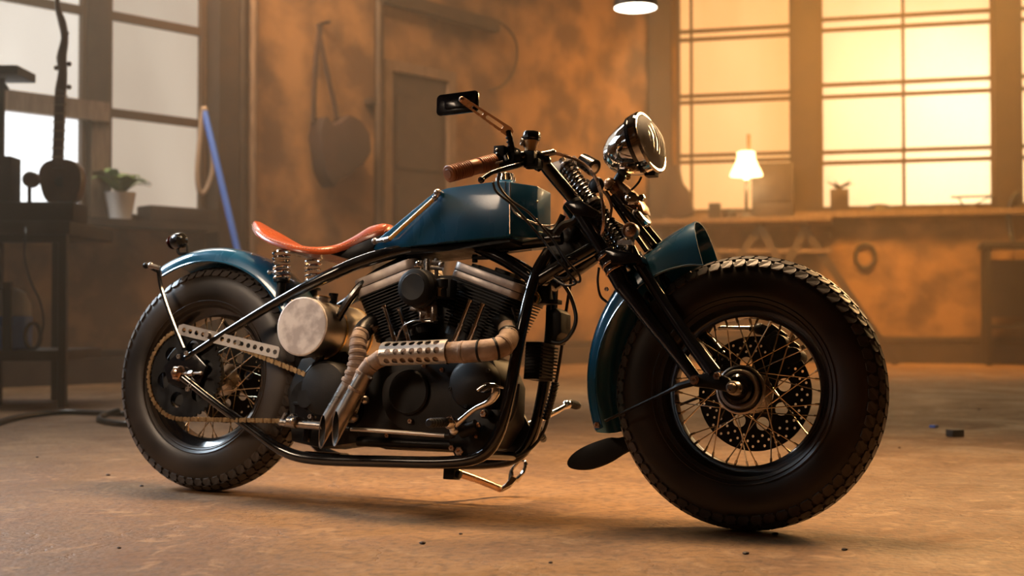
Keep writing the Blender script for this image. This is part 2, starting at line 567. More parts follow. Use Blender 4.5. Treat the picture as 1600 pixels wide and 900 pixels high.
def bay(name, org, u, nrm, s0, s1, z0, z1, rows, mats, barm, cols=(), depth=0.05, bw=0.045):
    # one window: frame, mullions and each pane its own object
    e = mk(name, [box(org+u*((s0+s1)/2)+UP*(z0+0.03)-nrm*0.03, (s1-s0, 0.10, 0.06), rotz(u)),
                  box(org+u*((s0+s1)/2)+UP*(z1-0.03)-nrm*0.03, (s1-s0, 0.10, 0.06), rotz(u)),
                  box(org+u*(s0+0.02)+UP*((z0+z1)/2)-nrm*0.03, (0.04, 0.10, z1-z0), rotz(u)),
                  box(org+u*(s1-0.02)+UP*((z0+z1)/2)-nrm*0.03, (0.04, 0.10, z1-z0), rotz(u))], barm, kind='structure', smooth=False)
    zs = [z0] + rows + [z1]
    cs = [s0] + list(cols) + [s1]
    for z in rows:
        mk('glazing_bar', box(org+u*((s0+s1)/2)+UP*z-nrm*0.02, (s1-s0-0.08, depth, bw), rotz(u)), barm, e, smooth=False)
    for c in cols:
        mk('mullion', box(org+u*c+UP*((z0+z1)/2)-nrm*0.02, (bw*0.8, depth*0.8, z1-z0), rotz(u)), barm, e, smooth=False)
    for i in range(len(zs)-1):
        for j in range(len(cs)-1):
            mt = mats(i, j)
            p = org+u*((cs[j]+cs[j+1])/2)+UP*((zs[i]+zs[i+1])/2)-nrm*0.045
            mk('pane', box(p, (cs[j+1]-cs[j]-0.005, 0.012, zs[i+1]-zs[i]-0.005), rotz(u)), mt, e, smooth=False)
    return e
def rotz(u): return Matrix.Rotation(math.atan2(u.y, u.x), 3, 'Z')

# left window: bay nearest the corner, then the bay by the tall post
post0, post1 = ls((-3.41, 10.195, 2.038))[0], ls((-3.284, 10.329, 2.058))[0]
zl = lambda p: p[2]
r1 = zl((-2.989, 10.642, 2.19)); r2 = zl((-2.993, 10.638, 2.983))
r1b = zl((-3.643, 9.948, 2.177)); r2b = zl((-3.648, 9.943, 2.978))
bay('window_1', LA, LU, LN, post1, l0, lz, lt, [r1, r2], lambda i, j: 'pane_dim' if i else 'pane_dim', 'bar', bw=0.07)
bay('window_2', LA, LU, LN, a0, post0, lz, lt, [r2b], lambda i, j: 'pane_sky' if i == 0 and j == 1 else 'pane_cool', 'bar', bw=0.07, cols=[])
# the lower pane behind the instrument is clear: a bright strip of sky
pz = r1b
mk('trim_1', box(LA+LU*((post0+post1)/2)+UP*((r1b+HT)/2)-LN*0.02, (post1-post0, 0.12, HT-r1b), rotz(LU)), 'post', kind='structure', smooth=False)
mk('trim_2', box(LA+LU*((post0+post1)/2+0.03)+UP*((lz+r1b)/2)-LN*0.02, ((post1-post0)*0.85, 0.10, r1b-lz+0.1), rotz(LU)), 'wood', kind='structure', smooth=False)
mk('trim_3', box(LA+LU*((a0+post1)/2)+UP*r1b-LN*0.04, (post1-a0, 0.20, 0.155), rotz(LU)), 'wood', kind='structure', smooth=False)
# brighter clear sheet set in the lower part of the second bay
mk('window_3', [box(LA+LU*((a0+post0)/2)+UP*((lz+r1b)/2)-LN*0.030, (post0-a0-0.1, 0.012, r1b-lz-0.1), rotz(LU))], 'pane_sky', kind='structure', smooth=False)

# right windows
zr = lambda p: p[2]
rowsA = [zr((2.688, 15.335, 1.781))+0.0]
rA = [zr((2.69, 15.334, 2.405)), zr((2.69, 15.334, 2.482)), zr((2.693, 15.333, 3.13)), zr((2.693, 15.333, 3.207)), zr((2.696, 15.333, 3.895)), zr((2.696, 15.333, 3.996))]
bay('window_4', CO, RU, RN, b1a, b1b, rz, lt, rA, lambda i, j: 'pane_warm', 'bar', bw=0.042, cols=[rs((2.173, 15.47, 2.818))[0]])
rB = [zr((4.609, 14.829, 2.343)), zr((4.609, 14.829, 2.47)), zr((4.614, 14.828, 3.126)), zr((4.615, 14.828, 3.268)), zr((4.619, 14.827, 3.919)), zr((4.62, 14.826, 4.046))]
bay('window_5', CO, RU, RN, b2a, b2b, rz, lt, rB, lambda i, j: 'pane_hot' if j == 1 and i < 5 else 'pane_gold', 'bar', bw=0.045, cols=[rs((4.556, 14.843, 2.726))[0]])
bay('window_6', CO, RU, RN, b3a, b3b, rz, lt, rB, lambda i, j: 'pane_hot', 'bar', bw=0.045)
# window ledges
mk('trim_4', box(LA+LU*((a0+l0)/2)+UP*(lz-0.03)+LN*0.06, (l0-a0, 0.34, 0.06), rotz(LU)), 'darkwood', kind='structure', smooth=False)
mk('trim_5', box(CO+RU*((b1a+b3b)/2)+UP*(rz-0.04)+RN*0.05, (b3b-b1a+0.3, 0.30, 0.07), rotz(RU)), 'wood', kind='structure', smooth=False)
# piers standing proud between the right windows
for i, (a, b) in enumerate(((b1b, b2a), (b2b, b3a))):
    mk('trim_%d' % (6+i), box(CO+RU*((a+b)/2)+UP*((rz+HT)/2)+RN*0.03, (b-a, 0.12, HT-rz), rotz(RU)), 'post', kind='structure', smooth=False)
# plinths at the foot of the walls
zp = zl((5.138, 14.69, 0.273))
mk('baseboard_right', [box(CO+RU*3.4+UP*0.11+RN*0.10, (7.4, 0.20, 0.22), rotz(RU)), box(CO+RU*3.4+UP*0.27+RN*0.07, (7.4, 0.10, 0.06), rotz(RU))], 'darkwood', kind='structure', smooth=False)
mk('baseboard_left', [box(LA+LU*2.0+UP*0.10+LN*0.08, (11.2, 0.16, 0.20), rotz(LU)), box(LA+LU*2.0+UP*0.24+LN*0.05, (11.2, 0.08, 0.05), rotz(LU))], 'darkwood', kind='structure', smooth=False)
# recessed door with its frame in the left wall
d0, dz = ls((-1.237, 12.503, 2.934)); d1 = ls((-0.708, 13.064, 3.041))[0]
dr = mk('door_1', box(LA+LU*((d0+d1)/2)+UP*(dz/2)+LN*0.02, (d1-d0, 0.05, dz), rotz(LU)), 'darkwood', kind='structure', smooth=False)
for k in range(3):
    mk('panel', box(LA+LU*(d0+(d1-d0)*0.5)+UP*(dz*(0.2+0.3*k))+LN*0.055, ((d1-d0)*0.76, 0.02, dz*0.24), rotz(LU)), 'darkwood', dr, smooth=False, bevel=0.008)
mk('handle', ball(LA+LU*(d1-0.10)+UP*(dz*0.42)+LN*0.09, 0.03), 'satin', dr)
mk('trim_8', [box(LA+LU*(d0-0.05)+UP*(dz/2)+LN*0.05, (0.10, 0.10, dz), rotz(LU)), box(LA+LU*(d1+0.05)+UP*(dz/2)+LN*0.05, (0.10, 0.10, dz), rotz(LU)),
              box(LA+LU*((d0+d1)/2)+UP*(dz+0.05)+LN*0.05, (d1-d0+0.2, 0.10, 0.10), rotz(LU))], 'wood', kind='structure', smooth=False)
# brick pilaster between left window and corner pipes
p0, p1 = ls((-2.64, 11.013, 2.159))[0], ls((-2.506, 11.155, 2.18))[0]
mk('trim_9', box(LA+LU*((p0+p1)/2)+UP*(HT/2)+LN*0.10, (p1-p0, 0.20, HT), rotz(LU)), 'post', kind='structure', smooth=False)
# slanting service beam high on the wall
mk('trim_10', beam((-1.295, 12.266, 3.631), (-0.169, 13.462, 3.593), 0.12, 0.12), 'post', kind='structure', smooth=False)
# pier in the corner beside the first right window
mk('trim_11', box(CO+RU*(b1a*0.45)+UP*(HT/2)+RN*0.06, (b1a*0.8, 0.14, HT), rotz(RU)), 'post', kind='structure', smooth=False)
# sun outside the frosted panes of the middle bay
def spot(name, loc, target, power, color, ang, soft=0.25):
    l = bpy.data.lights.new(name, 'SPOT')
    l.energy = power
    l.color = color
    l.spot_size = ang
    l.spot_blend = 1.0
    l.shadow_soft_size = soft
    o = bpy.data.objects.new(name, l)
    COL.objects.link(o)
    o.location = loc
    o.rotation_euler = (Vector(target)-Vector(loc)).to_track_quat('-Z', 'Y').to_euler()

# dusty haze hanging in the hall behind the motorcycle
hm = bpy.data.materials.new('dusty_haze')
hm.use_nodes = True
hn = hm.node_tree
hn.nodes.remove(hn.nodes['Principled BSDF'])
hv = hn.nodes.new('ShaderNodeVolumeScatter')
hv.inputs['Color'].default_value = (1.0, 0.84, 0.62, 1)
hv.inputs['Density'].default_value = 0.023
hv.inputs['Anisotropy'].default_value = 0.3
hn.links.new(hv.outputs[0], hn.nodes['Material Output'].inputs['Volume'])
hp = [(LE.x+0.02, 4.6, 0.012), (RE.x-0.02, 4.6, 0.012), (RE.x-0.02, RE.y-0.03, 0.012), (CO.x, CO.y-0.03, 0.012), (LE.x+0.02, LE.y-0.02, 0.012)]
mk('haze', prism(hp, (0, 0, HT-0.05)), hm, kind='stuff', smooth=False)

# low sun outside, behind the sheets of the middle right window
hs = Vector((4.953, 14.739, 2.71))
spot('sun_outside', hs-RN*1.5+RU*0.5+UP*0.3, hs, 420, (1.0, 0.84, 0.58), math.radians(120), 0.5)
hs = Vector((2.913, 15.276, 3.174))
spot('sky_outside', hs-RN*2.2, hs, 60, (1.0, 0.66, 0.32), math.radians(110), 0.8)


# ================================================================ MOTORCYCLE (local frame: x forward, y to its left, z up)
ORG.clear()
B = bpy.data.objects.new('motorcycle', None)
COL.objects.link(B)
B.location = (-0.9127, 3.8967, 0)
B.rotation_euler = (Matrix.Rotation(math.radians(-25.8), 3, 'Z') @ Matrix.Rotation(math.radians(-7), 3, 'X')).to_euler()
thing(B, 'dark blue custom motorcycle with tan leather seat, parked on the concrete floor', 'motorcycle')
R = 0.345
def D(v): return Vector(v)
YV = Vector((0, 1, 0))

# ---- wheels
def tire_parts(cx, rows, nblk, wd=0.066):
    rc, b = 0.270, 0.069
    def sec(ph, h=0.0):
        s, c = math.sin(ph), math.cos(ph)
        y = (wd+h)*math.copysign(abs(s)**0.85, s)
        r = rc + (b+h)*math.copysign(abs(c)**0.80, c)
        return r, y
    prof = [sec(math.radians(a)) for a in range(-146, 147, 7)]
    V, F = lathe([(r, y) for r, y in prof], (cx, 0, R), YV, 96)
    F = F[:-2]
    side = (V, F)
    rings = []
    for sg in (-1, 1):
        for a in (118, 130):
            r, y = sec(math.radians(a), 0.0008)
            rings.append(lathe([(r+0.0025, y*sg), (r, y*sg+0.002*sg), (r-0.0025, y*sg)], (cx, 0, R), YV, 72, caps=False))
    BV, BF = [], []
    for ri, (pc, pw, stag) in enumerate(rows):
        for k in range(nblk):
            a0 = 2*PI*(k+stag)/nblk
            da = 2*PI/nblk*0.44
            o = len(BV)
            p0, p1 = math.radians(pc-pw), math.radians(pc+pw)
            sk = da*0.35*(1 if pc > 0 else -1)
            # eight-sided scalloped block
            loop = [(p0, -da*0.7), (p0, da*0.7), ((p0*2+p1)/3, da+0.004), ((p0+p1*2)/3, da*0.8), (p1, da*0.95), (p1, -da*0.55), ((p0+p1*2)/3, -da*0.8-0.006), ((p0*2+p1)/3, -da)]
            for h in (-0.002, 0.0048):
                for ph, aa in loop:
                    r, y = sec(ph, h)
                    q = a0+aa+sk*(ph-p0)/(p1-p0)
                    BV.append(Vector((cx + r*math.cos(q), y, R + r*math.sin(q))))
            BF.append([o+8+i for i in range(8)])
            for i in range(8): BF.append([o+i, o+(i+1) % 8, o+8+(i+1) % 8, o+8+i])
    return side, rings, (BV, BF)

ROWS = [(-52, 11, 0.0), (-28, 10.5, 0.5), (-3, 10.5, 0.05), (22, 10.5, 0.55), (48, 11, 0.1)]

def wheel(cx, near_disc):
    # rim is the part, everything that turns with it hangs below
    rp = [(0.224, -0.050), (0.229, -0.046), (0.227, -0.041), (0.217, -0.040), (0.212, -0.034), (0.205, -0.031), (0.203, -0.026), (0.196, -0.022),
          (0.192, -0.012), (0.190, 0), (0.192, 0.012), (0.196, 0.022), (0.203, 0.026), (0.205, 0.031), (0.212, 0.034), (0.217, 0.040), (0.227, 0.041), (0.229, 0.046), (0.224, 0.050),
          (0.219, 0.046), (0.200, 0.036), (0.186, 0.02), (0.184, 0), (0.186, -0.02), (0.200, -0.036), (0.219, -0.046)]
    W = mk('wheel', [lathe(rp, (cx, 0, R), YV, 96, closed=True)], 'rim', B, angle=0.5)
    side, rings, blk = tire_parts(cx, ROWS, 62)
    T = mk('tire', [side]+rings, 'rubber', W, angle=1.2)
    mk('tread', [blk], 'tread', W, smooth=False, label='blocky road tread')
    hub = [(0.018, -0.078), (0.030, -0.076), (0.034, -0.070), (0.034, -0.060), (0.050, -0.056), (0.058, -0.050), (0.058, -0.044), (0.040, -0.040), (0.026, -0.030), (0.024, 0.030), (0.040, 0.040), (0.052, 0.044), (0.052, 0.050), (0.030, 0.056), (0.018, 0.075)]
    mk('hub', [lathe(hub, (cx, 0, R), YV, 40)] + [bolt((cx+0.045*math.cos(a), -0.056, R+0.045*math.sin(a)), -YV, 0.005, 0.004) for a in [2*PI*i/10 for i in range(10)]], 'steel', W)
    sm = None
    ns = 40
    for k in range(ns):
        s = -1 if k % 2 else 1
        g = k//2
        ah = 2*PI*g/(ns/2) + (0.10 if s > 0 else 0)
        dirn = 1 if g % 2 else -1
        ar = 2*PI*k/ns + 0.02 + 0*dirn
        ah = ar - dirn*math.radians(62)
        y0 = 0.047*s
        y1 = 0.008*s
        p0 = Vector((cx+0.050*math.cos(ah), y0, R+0.050*math.sin(ah)))
        p1 = Vector((cx+0.189*math.cos(ar), y1, R+0.189*math.sin(ar)))
        d = (p1-p0).normalized()
        mk('spoke', [cyl(p0, p1, 0.0017, 6), cyl(p1-d*0.016, p1, 0.0032, 6)], 'spoke', W)
    return W

WF = wheel(1.650, True)
WR = wheel(-0.020, False)
CF, CR = Vector((1.650, 0, R)), Vector((-0.020, 0, R))

def holes_ring(rad, r, n, ph=0, hn=8):
    return [circ(rad*math.cos(ph+2*PI*i/n), rad*math.sin(ph+2*PI*i/n), r, hn) for i in range(n)]
XV, ZV = Vector((1, 0, 0)), Vector((0, 0, 1))
# front disc on the far side, with drilled holes
hl = holes_ring(0.135, 0.0036, 28) + holes_ring(0.122, 0.0036, 28, 0.11) + holes_ring(0.109, 0.0036, 28, 0.22) + holes_ring(0.080, 0.017, 8, 0.3, 16) + [circ(0, 0, 0.05, 24)]
mk('brake_disc', plate(circ(0, 0, 0.147, 64), hl, 0.005, CF+YV*0.066, XV, ZV), 'satin', WF, label='black drilled brake disc')
# hub cap and stepped axle end on the near side of the front hub
mk('hub_flange', [lathe([(0.058, -0.058), (0.061, -0.062), (0.061, -0.068), (0.057, -0.070), (0.054, -0.064), (0.030, -0.062)], CF, YV, 48), lathe([(0.050, -0.060), (0.050, -0.080), (0.047, -0.084), (0.042, -0.084), (0.040, -0.070), (0.030, -0.068)], CF, YV, 48)], 'alu', WF)
mk('hub_cup', [lathe([(0.0545, -0.0645), (0.0545, -0.0655), (0.051, -0.0655)], CF, YV, 48), lathe([(0.038, -0.066), (0.036, -0.094), (0.030, -0.100), (0.010, -0.100)], CF, YV, 40)], 'black', WF)
mk('axle_nut', [lathe([(0.018, -0.098), (0.018, -0.125), (0.016, -0.128), (0.016, -0.138), (0.014, -0.142), (0.011, -0.142), (0.011, -0.150), (0.007, -0.156)], CF, YV, 24)], 'steel', WF)
# rear disc, sprocket and hub bits
mk('brake_disc', plate(circ(0, 0, 0.135, 56), holes_ring(0.115, 0.004, 24) + holes_ring(0.075, 0.016, 7, 0.2, 14) + [circ(0, 0, 0.045, 20)], 0.005, CR+YV*0.07, XV, ZV), 'satin', WR)
sp = []
for i in range(48):
    for rr, da in ((0.128, -0.5), (0.1345, -0.22), (0.1345, 0.22), (0.128, 0.5)):
        a = 2*PI*(i+da*0.9)/48
        sp.append((rr*math.cos(a), rr*math.sin(a)))
CY = -0.140
mk('sprocket', plate(sp, holes_ring(0.080, 0.024, 6, 0.25, 18) + [circ(0, 0, 0.03, 20)], 0.006, CR+YV*CY, XV, ZV), 'satin', WR, label='dark rear sprocket with round openings')
mk('brake_drum', [lathe([(0.060, -0.078), (0.098, -0.082), (0.102, -0.088), (0.102, -0.122), (0.095, -0.128), (0.04, -0.128)], CR, YV, 48)], 'fin', WR)
mk('sprocket_hub', [lathe([(0.05, -0.137), (0.05, -0.075), (0.058, -0.07), (0.058, -0.06)], CR, YV, 28), lathe([(0.034, -0.155), (0.036, -0.14)], CR, YV, 24)], 'cast', WR)

# ---- chain
def chain_path():
    c2 = (0.4266, -0.14, 0.2822)
    c2 = Vector(c2)
    r1, r2 = 0.134, 0.062
    d = c2-CR
    L = Vector((d.x, 0, d.z)).length
    base = math.atan2(d.z, d.x)
    off = math.acos((r1-r2)/L)
    pts = []
    a1, a2 = base+off, base-off+2*PI
    N = 40
    for i in range(N+1):
        a = a1 + (a2-a1)*i/N
        pts.append(Vector((CR.x+r1*math.cos(a), CY, CR.z+r1*math.sin(a))))
    for i in range(13):
        a = base-off + (2*off)*i/12
        pts.append(Vector((c2.x+r2*math.cos(a), CY, c2.z+r2*math.sin(a))))
    return pts, c2, r2
cp, c2, cr2 = chain_path()
cp = [D(p) for p in cp] + [cp[0]]
seg = []
tot = sum((cp[i+1]-cp[i]).length for i in range(len(cp)-1))
def along(s):
    s = s % tot
    for i in range(len(cp)-1):
        l = (cp[i+1]-cp[i]).length
        if s <= l: return cp[i].lerp(cp[i+1], s/l)
        s -= l
    return cp[-1]
nl = int(tot/0.0145)
links = []
for i in range(nl):
    a, b = along(i*tot/nl), along((i+1)*tot/nl)
    ux = (b-a).normalized()
    uy = ux.cross(YV)
    L = (b-a).length
    w2 = 0.0072 if i % 2 else 0.0045
    for s in (-1, 1):
        prof = [(-0.0055, 0.002), (-0.004, 0.0065), (0.001, 0.0068), (L/2, 0.0042), (L-0.001, 0.0068), (L+0.004, 0.0065), (L+0.0055, 0.002)]
        poly = [a+ux*x+uy*y+YV*(w2*s) for x, y in prof] + [a+ux*x-uy*y+YV*(w2*s) for x, y in reversed(prof)]
        links.append(prism(poly, YV*0.002*s))
    links.append(cyl(a-YV*0.010, a+YV*0.010, 0.0042, 6))
mk('chain', links, 'chain', B, smooth=False, label='brassy drive chain')
mk('gearbox_sprocket', [cyl(c2-YV*0.008, c2+YV*0.008, cr2-0.006, 24), cyl(c2-YV*0.02, c2+YV*0.05, 0.025, 18)], 'satin', B)

# ---- frame
FR = []
def rail(s):
    y = 0.105*s
    # lower rail from rear axle plate, under the engine, up the front to the neck
    pts = [(-0.012, -0.165, 0.3364), (0.1043, -0.15, 0.2651), (0.2333, -0.128, 0.189), (0.3263, -0.11, 0.1369), (0.4346, -0.105, 0.1167), (0.6664, -0.105, 0.1209), (0.866, -0.105, 0.1289), (0.9649, -0.105, 0.1506), (1.0107, -0.105, 0.2064), (1.0356, -0.103, 0.3084), (1.0488, -0.1, 0.4106), (1.0607, -0.09, 0.5143), (1.074, -0.06, 0.636), (1.1004, -0.035, 0.7096)]
    return [Vector((p[0], p[1]*(-s), p[2])) for p in pts]
for s in (-1, 1):
    FR.append(tube(rail(s), [0.013]*3+[0.0165]*11, 14, 5))
    st = [(-0.0113, -0.15, 0.3909), (0.1346, -0.142, 0.4768), (0.3019, -0.132, 0.5682), (0.461, -0.115, 0.6436), (0.5676, -0.085, 0.6909), (0.6924, -0.05, 0.7236), (0.8659, -0.03, 0.7302)]
    FR.append(tube([Vector((p[0], p[1]*(-s), p[2])) for p in st], [0.0125, 0.0125, 0.0135, 0.019, 0.020, 0.018, 0.018], 14, 5))
    g = [(0.8762, -0.03, 0.7264), (0.9732, -0.04, 0.6831), (1.0722, -0.055, 0.6263)]
    FR.append(tube([Vector((p[0], p[1]*(-s), p[2])) for p in g], 0.017, 12, 4))
    g = [(1.0516, -0.05, 0.6133), (1.1484, -0.045, 0.6685), (1.2324, -0.03, 0.7178)]
    FR.append(tube([Vector((p[0], p[1]*(-s), p[2])) for p in g], 0.019, 12, 4))
    g = [(0.6611, -0.03, 0.7055), (0.5346, -0.09, 0.6057), (0.428, -0.1, 0.4018), (0.4008, -0.1, 0.164)]
    FR.append(tube([Vector((p[0], p[1]*(-s), p[2])) for p in g], 0.012, 10, 5))
# backbone, neck, cross tubes
FR.append(tube([(0.6422, 0, 0.7259), (0.8906, 0, 0.7349), (1.1247, 0, 0.7504)], 0.022, 14, 4))
NT, NB = Vector((1.1444, 0, 0.8493)), Vector((1.2818, 0, 0.6629))
FR.append(cyl(NT, NB, 0.030, 22, ch=0.003))
FR.append(cyl((1.0746, -0.06, 0.6255), off((1.0746, -0.06, 0.6255), (0, 0.12, 0)), 0.018, 12))
FR.append(cyl((0.4078, -0.105, 0.1245), off((0.4078, -0.105, 0.1245), (0, 0.21, 0)), 0.013, 12))
FR.append(cyl((0.9647, -0.105, 0.1539), off((0.9647, -0.105, 0.1539), (0, 0.21, 0)), 0.013, 12))
FR.append(cyl((0.3019, -0.132, 0.5682), off((0.3019, -0.132, 0.5682), (0, 0.264, 0)), 0.010, 12))
FR.append(prism([(1.0901, -0.008, 0.7499), (1.1731, -0.008, 0.7952), (1.2422, -0.008, 0.7144), (1.0954, -0.008, 0.6506), (1.054, -0.008, 0.6371)], YV*0.016))
FRM = mk('frame', FR, 'black', B)
# rear axle plates
for s in (-1, 1):
    pl = [(-0.0448, -0.158, 0.405), (0.0121, -0.158, 0.4134), (0.0693, -0.158, 0.3687), (0.0474, -0.158, 0.308), (-0.0189, -0.158, 0.3026), (-0.0689, -0.158, 0.3167), (-0.0892, -0.158, 0.366)]
    pl = [Vector((p[0], p[1]*(-s), p[2])) for p in pl]
    mk('axle_plate', prism(pl, YV*(0.008)), 'black', B, bevel=0.002)
ax = CR
mk('rear_axle', [cyl(ax-YV*0.176, ax+YV*0.17, 0.010, 14), lathe([(0.021, -0.167), (0.021, -0.182), (0.017, -0.185), (0.012, -0.185), (0.012, -0.192), (0.007, -0.194)], ax, YV, 6),
    lathe([(0.023, -0.164), (0.023, -0.168)], ax, YV, 24)], 'copper', B, label='warm metal axle nut and washer')
mk('chain_adjuster', [cyl((-0.0115, -0.175, 0.3431), (0.0689, -0.175, 0.3466), 0.0045, 8), cyl((0.0243, -0.175, 0.3438), (0.0383, -0.175, 0.346), 0.009, 6), ball((0.0666, -0.175, 0.3465), 0.006)], 'steel', B)
for p in ((-0.0255, -0.168, 0.3948), (0.0022, -0.168, 0.4047), (0.0186, -0.168, 0.2991), (0.027, -0.168, 0.3087)):
    mk('frame_bolt', bolt(p, -YV, 0.008, 0.006), 'steel', FRM)

# ---- rear fender with struts and tail light
def fender(name, c, th0, th1, rad, wd, depth, m, n=40, k=12, rad1=None, depth1=None, t=0.003, lip=True, dpow=1.0):
    V, F = [], []
    rad1 = rad if rad1 is None else rad1
    depth1 = depth if depth1 is None else depth1
    secs = []
    for i in range(n+1):
        u = i/n
        a = math.radians(th0+(th1-th0)*u)
        rr = rad+(rad1-rad)*u
        dd = depth+(depth1-depth)*u**dpow
        row = []
        for j in range(k+1):
            q = PI*j/k
            y = -wd*math.copysign(abs(math.cos(q))**0.75, math.cos(q))
            r = rr - dd + dd*abs(math.sin(q))**0.75
            row.append((r, y))
        inner = [(r-t if 0 < j < k else r, y*(1-t/wd)) for j, (r, y) in reversed(list(enumerate(row)))]
        loop = row + inner
        secs.append([Vector((c.x+r*math.cos(a), y, c.z+r*math.sin(a))) for r, y in loop])
    m2 = len(secs[0])
    for s in secs: V += s
    for i in range(n):
        for j in range(m2):
            F.append([i*m2+j, i*m2+(j+1) % m2, (i+1)*m2+(j+1) % m2, (i+1)*m2+j])
    F.append(list(range(m2)))
    F.append([n*m2+j for j in range(m2)])
    edge = [[s[0] for s in secs], [s[k] for s in secs]]
    return (V, F), edge
fb, edges = fender('f', CR, 119, 12, 0.402, 0.085, 0.052, 'blue')
RFD = mk('rear_fender', [fb], 'blue', B)
mkmany('fender_edge', [tube(e, 0.0035, 6, sm=False) for e in edges], 'blue', RFD)
mkmany('rivet', [ball(Vector((CR.x+0.398*math.cos(math.radians(a)), -0.045, CR.z+0.398*math.sin(math.radians(a)))), 0.004, 8) for a in (70, 22, 20, 15)], 'steel', RFD)
for s in (-1, 1):
    st = [(-0.199, -0.098, 0.676), (-0.1684, -0.11, 0.6098), (-0.0915, -0.14, 0.5109), (-0.0112, -0.168, 0.4178)]
    mk('fender_strut', tube([Vector((p[0], p[1]*(-s), p[2])) for p in st], 0.0065, 10, 5), 'black', B, label='slim black strut from axle to fender')
    p = Vector((-0.1993, -0.1, 0.6717)); p.y *= -s
    mk('fender_bolt', [cyl(p+Vector((0.02, 0.01*s, 0.0)), p+Vector((-0.012, -0.02*-s, 0.008)), 0.007, 10), ball(p+Vector((-0.016, 0.012*s, 0.008)), 0.011, 10)], 'steel', B)
p = Vector((-0.2467, -0.1, 0.6825))
mk('indicator_stalk', [cyl(Vector((-0.201, -0.1, 0.6637)), p, 0.0045, 8), ball(p, 0.010, 12)], 'satin', B)
tl = Vector((-0.2147, 0, 0.7764))
TL = mk('tail_light', [lathe([(0.001, -0.024), (0.018, -0.021), (0.026, -0.008), (0.027, 0.010), (0.024, 0.020), (0.001, 0.022)], tl, (1, -0.15, 0.1), 24)], 'black', B)
mk('lamp_lens', [lathe([(0.022, -0.026), (0.018, -0.034), (0.001, -0.038)], tl, (1, -0.15, 0.1), 20)], 'lensdark', TL)
mk('lamp_bracket', [tube([tl+Vector((0.0, 0, -0.02)), tl+Vector((0.01, 0, -0.04)), (-0.1741, 0, 0.7362)], 0.005, 8, 3), tube([tl+Vector((0.015, 0, -0.015)), (-0.1773, 0, 0.7651), (-0.1713, 0, 0.7341)], 0.004, 8, 3)], 'satin', TL)
for a in (PI*0.2, PI*0.8):
    mk('lamp_screw', ball(tl+Vector((0.022, -0.018*math.cos(a), 0.018*math.sin(a))), 0.004, 8), 'chrome', TL)

# ---- drilled chain guard
A0, A1 = Vector((-0.0459, -0.152, 0.4787)), Vector((0.3175, -0.152, 0.412))
gu = (A1-A0).normalized()
gl = (A1-A0).length
pts2 = [(-0.005, -0.017), (gl, -0.017), (gl+0.006, -0.012), (gl+0.006, 0.012), (gl, 0.017), (0.010, 0.017), (-0.005, 0.010)]
gh = [circ(0.018+0.0245*i, 0, 0.0072, 12) for i in range(int(gl/0.0245)+1) if 0.018+0.0245*i < gl-0.004]
mk('chain_guard', plate(pts2, gh, 0.004, A0, gu, gu.cross(-YV) if gu.cross(-YV).z > 0 else -gu.cross(-YV)), 'alu', B, smooth=False, label='drilled bare aluminium strip')
mkmany('guard_bolt', [cyl((0.0652, -0.165, 0.4606), off((0.0652, -0.165, 0.4606), (0, 0.017, 0)), 0.009, 12), cyl((0.1786, -0.158, 0.4396), off((0.1786, -0.158, 0.4396), (0, 0.01, 0)), 0.008, 12)], 'steel', B)

# ---- swingarm-side bits: caliper and bracket seen through the spokes
mk('rear_caliper', [box(Vector((-0.049, 0.075, 0.2507)), (0.07, 0.05, 0.045), Matrix.Rotation(0.5, 3, 'Y')), cyl((-0.0425, 0.045, 0.2492), off((-0.0425, 0.045, 0.2492), (0, 0.055, 0)), 0.02, 16)], 'satin', B, bevel=0.006)

# ---- seat
def seat():
    # station: px of near edge as point, half width, side drop, crown
    near = [(0.0958, -0.03, 0.8128), (0.1516, -0.078, 0.7824), (0.2165, -0.108, 0.7538), (0.2792, -0.122, 0.7343), (0.3453, -0.124, 0.7191), (0.3972, -0.108, 0.715), (0.4325, -0.082, 0.7205), (0.4719, -0.06, 0.7385), (0.5128, -0.048, 0.7622), (0.5516, -0.042, 0.7754), (0.5722, -0.034, 0.7819)]
    cup = [0.000, 0.000, -0.012, -0.010, -0.006, 0.004, 0.012, 0.020, 0.022, 0.016, 0.006]
    back = [0.004, 0.010, 0.012, 0.010, 0.004, 0.0, 0.0, 0.0, 0.0, 0.0, 0.0]
    near = smoothpts(near, 4)
    n = len(near)
    def ip(a, i):
        t = i/(n-1)*(len(a)-1); k = min(int(t), len(a)-2)
        return a[k]+(a[k+1]-a[k])*(t-k)
    K = 14
    V, F, edge = [], [], []
    for i, p in enumerate(near):
        w = abs(p.y)
        row = []
        for j in range(K+1):
            q = -1+2*j/K
            e = 1-abs(q)**3.0
            z = p.z + ip(cup, i)*(1-q*q) + 0.017*(1-abs(q)**6) + ip(back, i)*0
            row.append(Vector((p.x, w*q, z)))
        low = [Vector((v.x, v.y*0.99, v.z - 0.012 - (0.012*(1-(abs(v.y)/max(w, 1e-3))**2)))) for v in reversed(row)]
        V += row + low
        edge.append(row[0]+Vector((0, -0.001, -0.001)))
    m = 2*(K+1)
    for i in range(n-1):
        for j in range(m):
            F.append([i*m+j, i*m+(j+1) % m, (i+1)*m+(j+1) % m, (i+1)*m+j])
    F.append(list(range(m)))
    F.append([(n-1)*m+j for j in range(m)])
    return (V, F), edge
sv, sedge = seat()
ST = mk('seat', sv, 'leather', B, angle=1.5)
dash = []
acc = smoothpts(sedge, 3)
